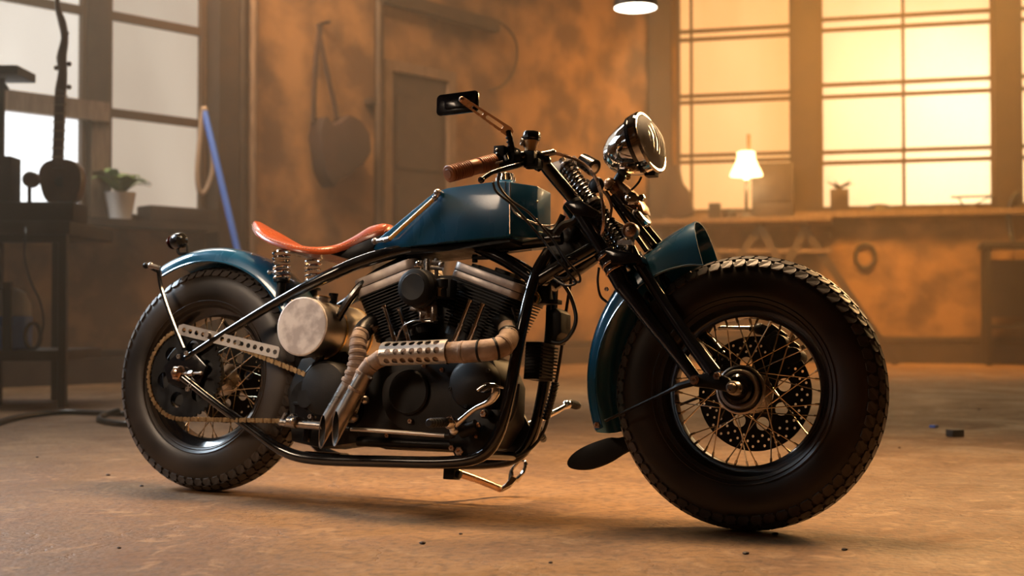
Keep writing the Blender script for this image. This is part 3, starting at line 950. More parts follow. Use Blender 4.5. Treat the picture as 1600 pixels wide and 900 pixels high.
for i in range(0, len(acc)-2, 2):
    a, b = acc[i], acc[i+1]
    d = Vector((0, -0.0015, 0.0035))
    dash.append(cyl(a+d, a+(b-a)*1.0+d, 0.0013, 5))
    a2, b2 = Vector((a.x, -a.y, a.z)), Vector((b.x, -b.y, b.z))
    dash.append(cyl(a2+Vector((0, 0.0015, 0.0035)), b2+Vector((0, 0.0015, 0.0035)), 0.0013, 5))
mk('stitching', dash, 'thread', ST, label='pale stitched seam round the seat edge')
mk('seat_pan', [prism([(0.373, -0.06, 0.7218), (0.4725, -0.06, 0.7309), (0.5763, -0.06, 0.7657), (0.5577, -0.06, 0.7288), (0.5079, -0.06, 0.7), (0.4754, -0.06, 0.695), (0.4144, -0.06, 0.7095)], YV*0.12)], 'satin', B, bevel=0.006)
for px, y in ((440, -0.082), (492, 0.082)):
    pass
ax0, ax1 = Vector((0.2514, -0.082, 0.7228)), Vector((0.2599, -0.082, 0.6325))
for s in (-1, 1):
    a, b = Vector((ax0.x, ax0.y*(-s), ax0.z)), Vector((ax1.x, ax1.y*(-s), ax1.z))
    SP = mk('seat_spring', [spring(a, b, 0.0245, 0.0036, 6.0)], 'chrome', B)
    mk('spring_mount', [cyl(b+Vector((0, 0, -0.004)), b+Vector((0.0, 0, -0.075)), 0.014, 14), lathe([(0.012, 0), (0.024, 0.002), (0.024, 0.008), (0.012, 0.014)], b+Vector((0, 0, -0.008)), ZV, 18)], 'satin', SP)
mk('seat_bracket', [beam(Vector((ax0.x, -0.085, ax0.z+0.002)), Vector((ax0.x, 0.085, ax0.z+0.002)), 0.03, 0.006), cyl((0.2228, -0.082, 0.6579), (0.287, -0.082, 0.6359), 0.004, 8), ball((0.2137, -0.082, 0.6561), 0.007, 10)], 'steel', B)

# ---- tank
tn = [(0.5442, -0.052, 0.7268), (0.554, -0.056, 0.7446), (0.5782, -0.062, 0.7578), (0.7709, -0.105, 0.8717), (0.8188, -0.112, 0.8808), (0.9627, -0.112, 0.8921), (1.0094, -0.112, 0.8881), (1.0182, -0.112, 0.7384), (0.8269, -0.108, 0.7284), (0.6918, -0.085, 0.7231), (0.5691, -0.056, 0.7162)]
tn = [Vector(p) for p in tn]
x2 = Vector((1.0606, -0.045, 0.8898))
xb = Vector((1.0687, -0.045, 0.7438))
def tank():
    V, F = [], []
    n = len(tn)
    V += tn + [Vector((p.x, -p.y, p.z)) for p in tn]
    a = len(V)
    V += [x2, xb, Vector((x2.x, 0.045, x2.z)), Vector((xb.x, 0.045, xb.z))]
    # near side as fans so that the taper reads as facets
    F += [[0, 1, 2, 10], [2, 3, 9, 10], [3, 4, 8, 9], [4, 5, 8], [5, 6, 7, 8]]
    F += [[n+i for i in f] for f in F[:5]]
    for i in (0, 1, 2, 3, 4, 5): F.append([i, i+1, n+i+1, n+i])
    for i in (7, 8, 9): F.append([i, i+1, n+i+1, n+i])
    F.append([10, 0, n, n+10])
    F += [[6, 7, a+1, a], [n+6, n+7, a+3, a+2], [a, a+1, a+3, a+2], [6, n+6, a+2, a], [7, n+7, a+3, a+1]]
    return V, F
TK = mk('fuel_tank', tank(), 'blue', B, bevel=0.006, angle=0.35)
mk('corner_highlight', [beam(Vector((tn[6].x, -0.1135, tn[6].z-0.006)), Vector((tn[7].x, -0.1135, tn[7].z+0.006)), 0.003, 0.002)], 'copper', TK)  # copper strip that paints in the highlight along the tank's front corner
g0, g1 = Vector((0.6293, -0.092, 0.7455)), Vector((0.7836, -0.118, 0.8521))
SG = mk('sight_tube', [cyl(g0, g1, 0.0062, 12)], 'amber', TK, label='amber fuel sight tube')
mk('tube_fitting', [cyl(g0, Vector((0.5738, -0.074, 0.7428)), 0.008, 10, 0.006), ball((0.5695, -0.074, 0.7429), 0.010, 12), cyl(g1, (0.7954, -0.119, 0.864), 0.007, 10), ball((0.7913, -0.119, 0.866), 0.011, 12), ball((0.7836, -0.118, 0.8521), 0.009, 10), cyl((0.6084, -0.085, 0.7418), g0, 0.007, 10)], 'steel', SG)
mk('tank_belly', [prism([(0.5667, -0.045, 0.7162), (0.6833, -0.07, 0.7204), (0.8172, -0.09, 0.7282), (1.0076, -0.09, 0.7392), (1.0083, -0.09, 0.7269), (0.8187, -0.09, 0.7066), (0.6846, -0.07, 0.702)], YV*0.14)], 'satin', TK, smooth=False)
mk('filler_cap', [cyl((0.94, 0, 0.9124), (0.9385, 0, 0.9382), 0.024, 24, ch=0.003), cyl((0.9398, 0, 0.9161), (0.9392, 0, 0.9253), 0.029, 24)], 'chrome', TK)
mk('tank_strap', [beam(Vector((tn[6].x-0.012, -0.1150, tn[6].z)), Vector((tn[6].x-0.012, -0.1150, tn[6].z-0.04)), 0.003, 0.003)], 'hose', TK)
mk('tank_bolt', [ball(Vector((xb.x-0.004, -0.05, xb.z+d)), 0.004, 8) for d in (0.05, 0.10)], 'steel', TK)

# ---- oil tank across the frame
oa = Vector((0.4074, -0.17, 0.4858))
ob = oa+YV*0.32
r_o = 0.083
OT = mk('oil_tank', [lathe([(r_o-0.002, 0), (r_o, 0.002), (r_o, 0.10), (r_o+0.0015, 0.102), (r_o+0.0015, 0.108), (r_o, 0.11), (r_o, 0.318), (r_o-0.002, 0.32)], oa, ob-oa, 56)], 'alu', B)
mk('end_cap', [lathe([(r_o+0.001, 0.006), (r_o+0.001, 0.0005), (r_o-0.003, -0.0012)] + [(r_o*k/10, -0.0012) for k in (9, 7, 5, 3, 1)], oa-YV*0.002, YV, 56)], 'cap_alu', OT, angle=0.2, label='mottled round aluminium end')
nk = Vector((0.4198, -0.1, 0.5718))
mk('filler_neck', [cyl(nk-Vector((0.004, 0, 0.05)), nk+Vector((0.001, 0, 0.004)), 0.022, 24), lathe([(0.023, -0.002), (0.025, 0.0), (0.025, 0.006), (0.012, 0.007)], nk, (0.05, 0, 1), 24)], 'alu', OT)
mk('filler_lid', [lathe([(0.0245, 0.0), (0.0245, 0.003), (0.015, 0.005), (0.001, 0.005)], nk+Vector((0, 0, 0.006)), (0.05, 0, 1), 24)], 'brass', OT, label='brass lid of the oil tank')
mk('tank_clamp', [cyl((0.4318, -0.06, 0.5584), (0.4336, -0.06, 0.5884), 0.011, 14), lathe([(0.014, 0), (0.014, 0.008)], (0.4316, -0.06, 0.5866), ZV, 16)], 'satin', OT)
for s in (0.105, 0.24):
    mk('tank_band', [lathe([(r_o+0.001, s-0.004), (r_o+0.0028, s-0.004), (r_o+0.0028, s+0.004), (r_o+0.001, s+0.004)], oa, ob-oa, 48, closed=True)], 'brass', OT)

# ---- engine
ECB = Vector((0.7059, 0, 0.2846))
def cylinder(top_near, dirx, ports, nm):
    pass
def engine_cyl(pl, pr, plb, prb, base, ycen):
    # pl, pr: top corners of the rocker cover on its near face; plb, prb: bottom corners; base: crankcase end of the barrel
    pl, pr, plb, prb, base = [Vector(v) for v in (pl, pr, plb, prb, base)]
    yn = pl.y
    ux = ((pr-pl)+(prb-plb)).normalized()
    ux.y = 0
    ux.normalize()
    uz = Vector((-ux.z, 0, ux.x))
    cen = (plb+prb)/2
    w = (prb-plb).length
    dep = 2*abs(yn)
    def slab(c, ww, dd, h, rr=0.02):
        ol = rpoly(ww, dd, rr, 5)
        poly = [c+ux*x+YV*y for x, y in ol]
        return prism(poly, uz*h)
    cen.y = ycen
    hcov = (pl-plb).dot(uz)
    mid = cen
    CY_ = mk('cylinder', [slab(mid-uz*(0.010+0.0088*k), w*(0.97-0.010*k), dep*(0.97-0.006*k), 0.0030, 0.03) for k in range(15)] +
        [cyl(mid-uz*0.005, mid-uz*0.17, min(w, dep)*0.36, 28), slab(mid-uz*0.155, w*0.76, dep*0.80, 0.155, 0.03)], 'fin', B, smooth=False, label='black finned cylinder barrel')
    RK = mk('rocker_cover', [slab(mid, w, dep, hcov*0.42, 0.028)], 'rocker', CY_, bevel=0.002)
    mk('cover_gasket', [slab(mid+uz*hcov*0.42, w*0.992, dep*0.99, 0.0015, 0.027)], 'satin', CY_, smooth=False)
    mk('rocker_cover', [slab(mid+uz*(hcov*0.42+0.0015), w, dep, hcov*0.50, 0.028)], 'rocker', CY_, bevel=0.003)
    mk('cover_gasket', [slab(mid-uz*0.003, w*1.004, dep*0.995, 0.002, 0.027)], 'satin', CY_, smooth=False)
    mk('cover_top', [slab(mid+uz*hcov*0.92+ux*w*0.06, w*0.62, dep*0.72, 0.012, 0.02), slab(mid+uz*hcov*0.92-ux*w*0.22, w*0.3, dep*0.6, 0.010, 0.02), slab(mid+uz*hcov*0.92+ux*w*0.05, w*0.22, dep*0.5, 0.022, 0.015)], 'cast', CY_, bevel=0.003)
    return ux, uz, mid, w, dep
cR = engine_cyl((0.5061, -0.095, 0.6237), (0.7104, -0.095, 0.69), (0.5298, -0.095, 0.5719), (0.7241, -0.095, 0.6427), (0.6918, -0.05, 0.4463), 0.0)
cF = engine_cyl((0.8348, -0.095, 0.6857), (1.0556, -0.095, 0.6119), (0.8278, -0.095, 0.6412), (1.0411, -0.095, 0.5671), (0.8447, -0.05, 0.4478), 0.0)
mk('cylinder_light_block', [prism([(0.6153, 0, 0.6552), (0.8555, 0, 0.6517), (0.8389, 0, 0.4385), (0.6423, 0, 0.4362)], YV*0.05)], 'fin', B, bevel=0.004)  # black block added to stop light leaking between the cylinders
# pushrod tubes
for a, b in (((0.6331, -0.105, 0.5518), (0.6781, -0.105, 0.4531)), ((0.6836, -0.105, 0.5444), (0.7233, -0.105, 0.4534)), ((0.9053, -0.105, 0.5683), (0.8621, -0.105, 0.4493)), ((0.945, -0.105, 0.5576), (0.9089, -0.105, 0.4532))):
    a, b = Vector(a), Vector(b)
    m_ = a.lerp(b, 0.55)
    mk('pushrod_tube', [cyl(a, b, 0.0062, 14), cyl(m_, b, 0.0085, 14), cyl(m_, m_.lerp(b, 0.08), 0.010, 14), cyl(a, a.lerp(b, 0.06), 0.009, 14)], 'chrome', B)
# crankcase, cam cover, gearbox
cc = [(0.623, -0.07, 0.4074), (0.703, -0.07, 0.4516), (0.855, -0.07, 0.4529), (0.9655, -0.07, 0.4123), (1.0004, -0.07, 0.3439), (1.0027, -0.07, 0.2414), (0.9611, -0.07, 0.1717), (0.8452, -0.07, 0.1562), (0.6426, -0.07, 0.154), (0.5572, -0.07, 0.1717), (0.5179, -0.07, 0.2603), (0.5425, -0.07, 0.3516)]
CC = mk('crankcase', [prism(cc, YV*0.15)], 'cast', B, bevel=0.012)
cam_o = [(0.6508, -0.095, 0.3519), (0.7225, -0.095, 0.3852), (0.8423, -0.095, 0.3977), (0.9409, -0.095, 0.3889), (0.9833, -0.095, 0.3246), (0.9652, -0.095, 0.2474), (0.8943, -0.095, 0.209), (0.756, -0.095, 0.2035), (0.6768, -0.095, 0.2286), (0.639, -0.095, 0.2893)]
mk('cam_cover', [prism(smoothpts(cam_o, 4, True), YV*0.03)], 'cast', CC, bevel=0.006)
mk('timing_cover', [lathe([(0.062, 0.0), (0.062, -0.006), (0.057, -0.010), (0.001, -0.011)], (0.7289, -0.097, 0.3128), YV, 40)], 'satin', CC, label='flat round black timing cover')
dc = Vector((0.9291, -0.1, 0.34))
mk('round_cover', [lathe([(0.070, 0.02), (0.070, -0.010), (0.064, -0.022), (0.050, -0.030), (0.001, -0.034)], dc, YV, 44)] + [bolt(dc+Vector((0.062*math.cos(a), -0.022, 0.062*math.sin(a))), -YV, 0.006, 0.006) for a in (0.6, 1.9, 3.4, 4.6)], 'cast', CC, label='domed black engine cover')
for p in ((0.7728, -0.098, 0.3858), (0.8296, -0.098, 0.3763), (0.9675, -0.105, 0.2605), (0.8941, -0.1, 0.2224), (0.8971, -0.098, 0.1612), (0.7393, -0.098, 0.2342), (0.6641, -0.09, 0.1931)):
    mk('cover_bolt', bolt(p, -YV, 0.008, 0.008), 'copper', CC)
mk('oil_filter_boss', [lathe([(0.010, 0), (0.010, -0.012), (0.005, -0.012), (0.005, -0.004)], (0.8971, -0.098, 0.1612), YV, 16), cyl((0.5572, -0.07, 0.1717), (0.9609, -0.07, 0.1751), 0.014, 12)], 'satin', CC)
# primary side / gearbox lump behind exhaust
GB = mk('gearbox', [prism([(0.3335, -0.06, 0.4042), (0.4866, -0.06, 0.4285), (0.5802, -0.06, 0.3351), (0.5825, -0.06, 0.1731), (0.423, -0.06, 0.1481), (0.3218, -0.06, 0.1621), (0.2924, -0.06, 0.3098)], YV*0.14), ball((0.4563, -0.065, 0.3098), 0.075, 24, (1, 0.5, 1))], 'cast', B, bevel=0.008)
mk('starter_drum', [lathe([(0.040, 0), (0.052, -0.010), (0.052, -0.05), (0.046, -0.058), (0.001, -0.060)], (0.5178, -0.06, 0.2608), YV, 30)], 'satin', GB)
mk('gearbox_cover', [lathe([(0.080, 0.05), (0.080, 0.0), (0.072, -0.012), (0.050, -0.018), (0.001, -0.019)], (0.4815, -0.142, 0.3123), YV, 40)], 'cast', GB)
# air cleaner
ac = Vector((0.7754, -0.195, 0.5917))
AC = mk('air_cleaner', [lathe([(0.040, 0.0), (0.049, 0.004), (0.052, 0.012), (0.052, 0.026), (0.046, 0.030), (0.046, 0.034), (0.054, 0.038), (0.054, 0.050), (0.040, 0.056), (0.030, 0.10)], ac, YV, 44), lathe([(0.001, 0.0), (0.036, -0.001), (0.040, 0.002)], ac, YV, 40)], 'satin', B, label='round black air cleaner')
mk('intake', [cyl(ac+YV*0.09, ac+Vector((0.02, 0.19, -0.01)), 0.028, 20)], 'cast', AC)
# carburettor and fittings between the cylinders
cb = Vector((0.7861, -0.125, 0.5274))
CB = mk('carburettor', [cyl((0.7924, -0.13, 0.5621), (0.7962, -0.13, 0.5092), 0.020, 20, ch=0.003), box(Vector((0.7721, -0.13, 0.5374)), (0.055, 0.045, 0.010)), cyl((0.7865, -0.155, 0.5342), off((0.7865, -0.155, 0.5342), (0, 0.085, 0)), 0.016, 16), cyl((0.8188, -0.15, 0.5452), (0.8217, -0.15, 0.5034), 0.010, 14), cyl((0.7801, -0.15, 0.5278), (0.7819, -0.15, 0.5033), 0.006, 10), box(Vector((0.7985, -0.13, 0.504)), (0.036, 0.03, 0.006))], 'steel', B, bevel=0.0015)
mk('carburettor_top', [cyl((0.8358, -0.14, 0.6201), (0.8376, -0.14, 0.5938), 0.019, 20, ch=0.003)], 'satin', CB)
mk('coil_cover', [cyl((0.8356, -0.14, 0.5938), (0.8374, -0.14, 0.5675), 0.017, 20), box(Vector((0.8413, -0.125, 0.5941)), (0.045, 0.04, 0.052))], 'satin', CB, bevel=0.006)
mk('solenoid_band', [cyl((0.8314, -0.143, 0.5934), (0.8329, -0.143, 0.5706), 0.016, 20)], 'chrome', CB)
mk('fuel_tap', [cyl((0.745, -0.1, 0.6777), (0.7471, -0.1, 0.6488), 0.010, 14), cyl((0.7667, -0.11, 0.681), (0.7694, -0.11, 0.6433), 0.008, 12), cyl((0.7779, -0.1, 0.6735), (0.8063, -0.1, 0.6729), 0.006, 10), cyl((0.7806, -0.11, 0.6575), (0.8171, -0.11, 0.6533), 0.006, 10), ball((0.7391, -0.11, 0.669), 0.009, 10), cyl((0.7893, -0.1, 0.684), (0.7933, -0.1, 0.6267), 0.006, 10), ball((0.8124, -0.11, 0.6641), 0.009, 10), cyl((0.7273, -0.11, 0.662), (0.7518, -0.11, 0.6616), 0.005, 8)], 'steel', B)
mk('head_bolt', [cyl((0.8716, -0.03, 0.7047), (0.873, -0.03, 0.683), 0.008, 10), box(Vector((0.8923, -0.03, 0.6953)), (0.05, 0.02, 0.008))], 'satin', B, bevel=0.001)
mk('choke_cable', [tube([(0.6954, -0.13, 0.4488), (0.7168, -0.14, 0.4867), (0.7558, -0.15, 0.5033), (0.7858, -0.15, 0.5051)], 0.0022, 8, 5)], 'steel', B)

# ---- exhaust
E1 = smoothpts([(1.0194, -0.1, 0.4925), (1.0403, -0.135, 0.458), (1.0302, -0.165, 0.4328), (0.9885, -0.185, 0.422), (0.8927, -0.19, 0.4153), (0.7968, -0.192, 0.4105), (0.7115, -0.195, 0.4022), (0.6722, -0.198, 0.3857), (0.6452, -0.2, 0.3573), (0.6227, -0.203, 0.3045), (0.5966, -0.206, 0.2463)], 6)
P1 = mk('exhaust_pipe', [tube(E1[:56], [0.025, 0.028, 0.029, 0.029, 0.027, 0.024, 0.0225, 0.022, 0.0215], 20, sm=False)], 'wrap', B, label='front exhaust pipe in pale heat wrap')
rings = []
def ringat(path, i, r, w=0.006):
    a, b = path[i], path[i+1]
    return lathe([(r, 0), (r+0.0018, w*0.2), (r+0.0018, w*0.8), (r, w)], a, b-a, 20)
for i in (9, 21, 38, 43, 48, 53): rings.append(ringat(E1, i, 0.0285 if i < 26 else 0.0225, 0.011))
mkmany('wrap_turn', rings, 'wrap', P1)
mkmany('wrap_band', [ringat(E1, i, r__, 0.007) for i, r__ in ((3, 0.0272), (13, 0.0292), (18, 0.0294), (24, 0.0292))], 'satin', P1, label='dark band round the wrap')
def slash(a, b, r, cutdir, t=0.002, n=28, ln=0.05):
    # open pipe from a to b, cut on the slant
    a, b = Vector(a), Vector(b)
    x, y, d = frame(b-a, (0, 1, 0))
    cd_ = Vector(cutdir).normalized()
    V, F = [], []
    L = (b-a).length
    for rr in (r, r-t):
        for k in range(n):
            q = 2*PI*k/n
            o_ = x*math.cos(q)+y*math.sin(q)
            V.append(a+o_*rr)
            V.append(a+o_*rr+d*(L+o_.dot(cd_)*ln))
    for k in range(n):
        k2 = (k+1) % n
        F.append([2*k, 2*k2, 2*k2+1, 2*k+1])
        F.append([2*n+2*k+1, 2*n+2*k2+1, 2*n+2*k2, 2*n+2*k])
        F.append([2*k+1, 2*k2+1, 2*n+2*k2+1, 2*n+2*k+1])
    return V, F
mk('exhaust_tip', [slash((0.6494, -0.2, 0.3556), (0.5686, -0.208, 0.2019), 0.0235, (0.55, 0.83, 0.1), ln=0.050)], 'pipe', P1, label='slash-cut tip of bare steel')
E2 = smoothpts([(0.5883, -0.06, 0.5028), (0.5801, -0.1, 0.4908), (0.5791, -0.135, 0.4616), (0.5852, -0.15, 0.4261), (0.5892, -0.155, 0.3901), (0.5794, -0.16, 0.3452), (0.5634, -0.163, 0.3093), (0.5438, -0.166, 0.2662)], 6)
P2 = mk('exhaust_pipe', [tube(E2, [0.020, 0.023, 0.0235, 0.0235, 0.0225, 0.021, 0.020, 0.020], 20, sm=False)], 'wrap', B, label='rear exhaust pipe wrapped at the bend')
mkmany('wrap_turn', [ringat(E2, i, 0.0232, 0.012) for i in range(10, 32, 3)], 'wrap', P2)
mk('pipe_bore', [slash((0.6494, -0.2, 0.3556), (0.5703, -0.208, 0.2055), 0.0212, (0.55, 0.83, 0.1), t=0.0005, ln=0.046)], 'fin', P1, label='dark inside of the pipe')
mk('pipe_bore', [slash((0.5702, -0.162, 0.3201), (0.5019, -0.17, 0.1958), 0.0202, (0.55, 0.83, 0.1), t=0.0005, ln=0.046)], 'fin', P2)
mk('exhaust_tip', [slash((0.5702, -0.162, 0.3201), (0.5001, -0.17, 0.1922), 0.0225, (0.55, 0.83, 0.1), ln=0.050)], 'pipe', P2)
mk('exhaust_port', [tube([(0.6213, -0.04, 0.5236), (0.5872, -0.06, 0.5174), (0.5758, -0.1, 0.4908), (0.5784, -0.125, 0.4699)], 0.027, 18, 5)], 'satin', P2)
mk('exhaust_port', [tube([(0.9489, -0.05, 0.519), (0.9992, -0.08, 0.5085), (1.0261, -0.105, 0.485), (1.035, -0.125, 0.4658)], 0.0255, 18, 5), lathe([(0.030, 0), (0.030, 0.006)], (1.0342, -0.12, 0.4698), (0, -1, -1), 20)], 'satin', P1)
mk('pipe_bracket', [beam((0.6802, -0.235, 0.3448), (0.6928, -0.235, 0.3382), 0.010, 0.004), beam((0.6483, -0.2, 0.3435), (0.5918, -0.17, 0.2219), 0.02, 0.004), ball((0.6322, -0.17, 0.2843), 0.012, 12), ball((0.6042, -0.175, 0.2361), 0.013, 12)], 'steel', B)
# drilled heat shield: a curved half shell with real holes
s0, s1 = Vector((0.7011, -0.195, 0.4073)), Vector((0.8983, -0.19, 0.4171))
SL = (s1-s0).length
su = (s1-s0).normalized()
sn = su.cross(YV).normalized()
if sn.z < 0: sn = -sn
def shield():
    Rr = 0.034
    arc = math.radians(150)
    W = Rr*arc
    flat = plate(rpoly(SL, W, 0.008), [circ(-SL/2+0.022+0.0245*i+(0.006 if j == 1 else 0), -W*0.29+W*0.29*j, 0.0088, 18) for i in range(int((SL-0.018)/0.0245)) for j in range(3)], 0.0, (0, 0, 0), XV, YV)
    # subdivide so it can bend
    bm = bmesh.new()
    vs_ = [bm.verts.new(v) for v in flat[0]]
    for f in flat[1]:
        try: bm.faces.new([vs_[i] for i in f])
        except ValueError: pass
    bmesh.ops.remove_doubles(bm, verts=bm.verts, dist=1e-5)
    for q in range(-9, 10):
        bmesh.ops.bisect_plane(bm, geom=bm.verts[:]+bm.edges[:]+bm.faces[:], plane_co=(0, W*q/20, 0), plane_no=(0, 1, 0))
    bmesh.ops.recalc_face_normals(bm, faces=bm.faces)
    bm.verts.index_update()
    pts = [v.co.copy() for v in bm.verts]
    fs = [[v.index for v in f.verts] for f in bm.faces]
    be = [[v.index for v in e.verts] for e in bm.edges if len(e.link_faces) == 1]
    bm.free()
    V, F = [], []
    N = len(pts)
    mid = (s0+s1)/2
    for rr in (Rr, Rr-0.0022):
        for p in pts:
            a = p.y/Rr + math.radians(4)
            V.append(mid + su*p.x + (-YV)*math.cos(a)*rr + sn*math.sin(a)*rr)
    F += fs + [[N+i for i in f][::-1] for f in fs] + [[a, b, N+b, N+a] for a, b in be]
    return V, F
SH = mk('heat_shield', [shield()], 'alu', P1, label='drilled aluminium heat shield')
mkmany('shield_clip', [ball(off(s0, (0.004, -0.031, 0)), 0.004, 8), ball(off(s1, (-0.004, -0.031, 0.004)), 0.004, 8)], 'steel', P1)

# ---- battery box, brake master cylinder and rod
bb = [(0.3866, -0.15, 0.2714), (0.4816, -0.15, 0.2742), (0.487, -0.15, 0.212), (0.3923, -0.15, 0.2086)]
BX = mk('battery_box', [prism(bb, YV*0.08)], 'black', B, bevel=0.003)
mk('box_lid', [prism([off(bb[0], (-0.003, -0.003, 0.002)), off(bb[1], (0.003, -0.003, 0.002)), off(bb[1], (0.003, -0.003, -0.007)), off(bb[0], (-0.003, -0.003, -0.007))], YV*0.086)], 'satin', BX, bevel=0.001)
mkmany('box_bolt', [bolt((0.4465, -0.15, 0.2338), -YV, 0.008, 0.008), bolt((0.3857, -0.15, 0.2335), -YV, 0.008, 0.008)], 'steel', BX)
mk('brake_cylinder', [cyl((0.3479, -0.15, 0.2142), (0.4894, -0.15, 0.2086), 0.0115, 16), cyl((0.3782, -0.156, 0.2185), (0.4046, -0.156, 0.2159), 0.017, 16), beam((0.342, -0.15, 0.2067), (0.361, -0.15, 0.2399), 0.010, 0.008), ball((0.3998, -0.168, 0.2187), 0.010, 12)], 'steel', B)
mk('oil_line', [tube([(0.4029, -0.13, 0.2749), (0.4046, -0.135, 0.3436), (0.4123, -0.13, 0.366), (0.4252, -0.12, 0.389)], 0.0035, 8, 5)], 'hose', B)
mk('brake_rod', [cyl((0.5762, -0.15, 0.2048), (0.8819, -0.15, 0.1978), 0.0058, 12)], 'alu', B, label='long bare metal brake rod')
mk('rod_end', [cyl((0.878, -0.15, 0.1976), (0.8973, -0.15, 0.1984), 0.008, 10), ball((0.8971, -0.15, 0.2001), 0.010, 10), cyl((0.5635, -0.15, 0.206), (0.5804, -0.15, 0.2049), 0.008, 10)], 'satin', B)

def peg(nm, a, b, m='hose'):
    a, b = Vector(a), Vector(b)
    d = (b-a)
    parts = [cyl(a, b, 0.0115, 16, ch=0.003)] + [lathe([(0.0115, 0), (0.0130, 0.001), (0.0130, 0.003), (0.0115, 0.004)], a+d*t, d, 14) for t in (0.15, 0.3, 0.45, 0.6, 0.75)]
    return mk(nm, parts, m, B)
# near foot controls
FP = peg('footpeg', (0.9097, -0.3, 0.2254), (0.913, -0.215, 0.2312))
mk('peg_mount', [ball((0.9162, -0.2, 0.2321), 0.018, 14), cyl((0.9162, -0.2, 0.2321), (0.8869, -0.1, 0.2427), 0.013, 14), ball((0.9147, -0.17, 0.2134), 0.014, 12), cyl((0.9153, -0.21, 0.2415), (0.9214, -0.19, 0.2161), 0.010, 12)], 'chrome', FP)
lv = [(0.9166, -0.185, 0.2195), (0.9462, -0.19, 0.2419), (0.9809, -0.195, 0.2677), (1.0268, -0.2, 0.2886), (1.0464, -0.205, 0.3102), (1.0441, -0.21, 0.3278), (1.0208, -0.215, 0.3286), (1.0019, -0.22, 0.3162)]
mk('brake_lever', [tube(lv, [0.010, 0.008, 0.007, 0.009, 0.012, 0.010, 0.007, 0.005], 12, 5, flat=1.0)], 'chrome', B, label='chrome forward brake lever')
mk('lever_pad', [prism([(1.0099, -0.235, 0.3121), (1.0293, -0.225, 0.3313), (1.0574, -0.215, 0.331), (1.0578, -0.215, 0.3245), (1.0354, -0.225, 0.3216), (1.021, -0.235, 0.3107)], YV*0.035)], 'chrome', B, bevel=0.002)
mk('motor_mount', [cyl((0.9833, -0.14, 0.2608), off((0.9833, -0.14, 0.2608), (0, 0.04, 0)), 0.013, 18), prism([(0.865, -0.11, 0.1833), (0.9175, -0.11, 0.2706), (1.0091, -0.11, 0.2734), (1.0197, -0.11, 0.2233), (0.9788, -0.11, 0.1511), (0.8913, -0.11, 0.1402)], YV*0.012), cyl((0.9182, -0.14, 0.208), (0.9645, -0.14, 0.2283), 0.018, 16)], 'satin', B, bevel=0.002)
mkmany('mount_bolt', [bolt((0.9078, -0.118, 0.1594), -YV, 0.013, 0.010), bolt((0.9833, -0.14, 0.2608), -YV, 0.010, 0.008), bolt((0.9701, -0.14, 0.2302), -YV, 0.007, 0.006), bolt((0.8841, -0.118, 0.1668), -YV, 0.009, 0.008), bolt((0.9561, -0.12, 0.2002), -YV, 0.006, 0.006)], 'copper', B)

# far foot controls
mk('shift_lever', [tube([(0.9594, 0.16, 0.2365), (0.9878, 0.2, 0.2631), (1.0249, 0.24, 0.2903), (1.0431, 0.27, 0.3111)], [0.013, 0.010, 0.009, 0.008], 12, 5), ball((1.0431, 0.27, 0.3111), 0.014, 14), tube([(0.9351, 0.14, 0.1949), (0.9544, 0.16, 0.2182), (0.9657, 0.18, 0.2449)], 0.012, 12, 4)], 'chrome', B)
peg('footpeg', (1.0468, 0.275, 0.3152), (1.0459, 0.345, 0.3119))
FQ = peg('footpeg', (0.977, 0.2, 0.2389), (0.9598, 0.3, 0.209))
mk('control_plate', [prism([(0.9049, 0.1, 0.2822), (0.9725, 0.1, 0.2915), (1.0116, 0.1, 0.2287), (0.9679, 0.1, 0.1665), (0.9159, 0.1, 0.1677)], YV*0.012), ball((0.9484, 0.14, 0.1739), 0.012, 12), cyl((0.9987, 0.11, 0.2357), off((0.9987, 0.11, 0.2357), (0, 0.07, 0)), 0.012, 12)], 'satin', B, bevel=0.002)

# ---- sidestand on the far side
SS = mk('sidestand', [tube([(0.7657, 0.13, 0.0996), (0.7992, 0.2, 0.082), (0.8358, 0.285, 0.0567)], [0.013, 0.011, 0.011], 12, 4)], 'copper', B, label='bare metal sidestand reaching the floor')
mk('stand_pivot', [box(Vector((0.7589, 0.12, 0.0937)), (0.035, 0.04, 0.03)), cyl((0.7415, 0.12, 0.1037), (0.788, 0.12, 0.0934), 0.012, 12), beam((0.7665, 0.12, 0.105), (0.7639, 0.105, 0.1391), 0.02, 0.012)], 'satin', SS, bevel=0.002)
lp = [(0.8381, 0.285, 0.0549), (0.8639, 0.29, 0.0751), (0.8632, 0.3, 0.1127), (0.8845, 0.305, 0.1383), (0.9034, 0.305, 0.1373), (0.9011, 0.3, 0.109), (0.8823, 0.29, 0.0818)]
mk('stand_loop', [tube(lp, [0.008, 0.010, 0.006, 0.005, 0.006, 0.006, 0.009], 10, 5), prism([(0.8431, 0.275, 0.0534), (0.8775, 0.275, 0.0721), (0.8932, 0.275, 0.0897), (0.8761, 0.275, 0.0962), (0.8566, 0.275, 0.0728)], YV*0.012)], 'chrome', SS)

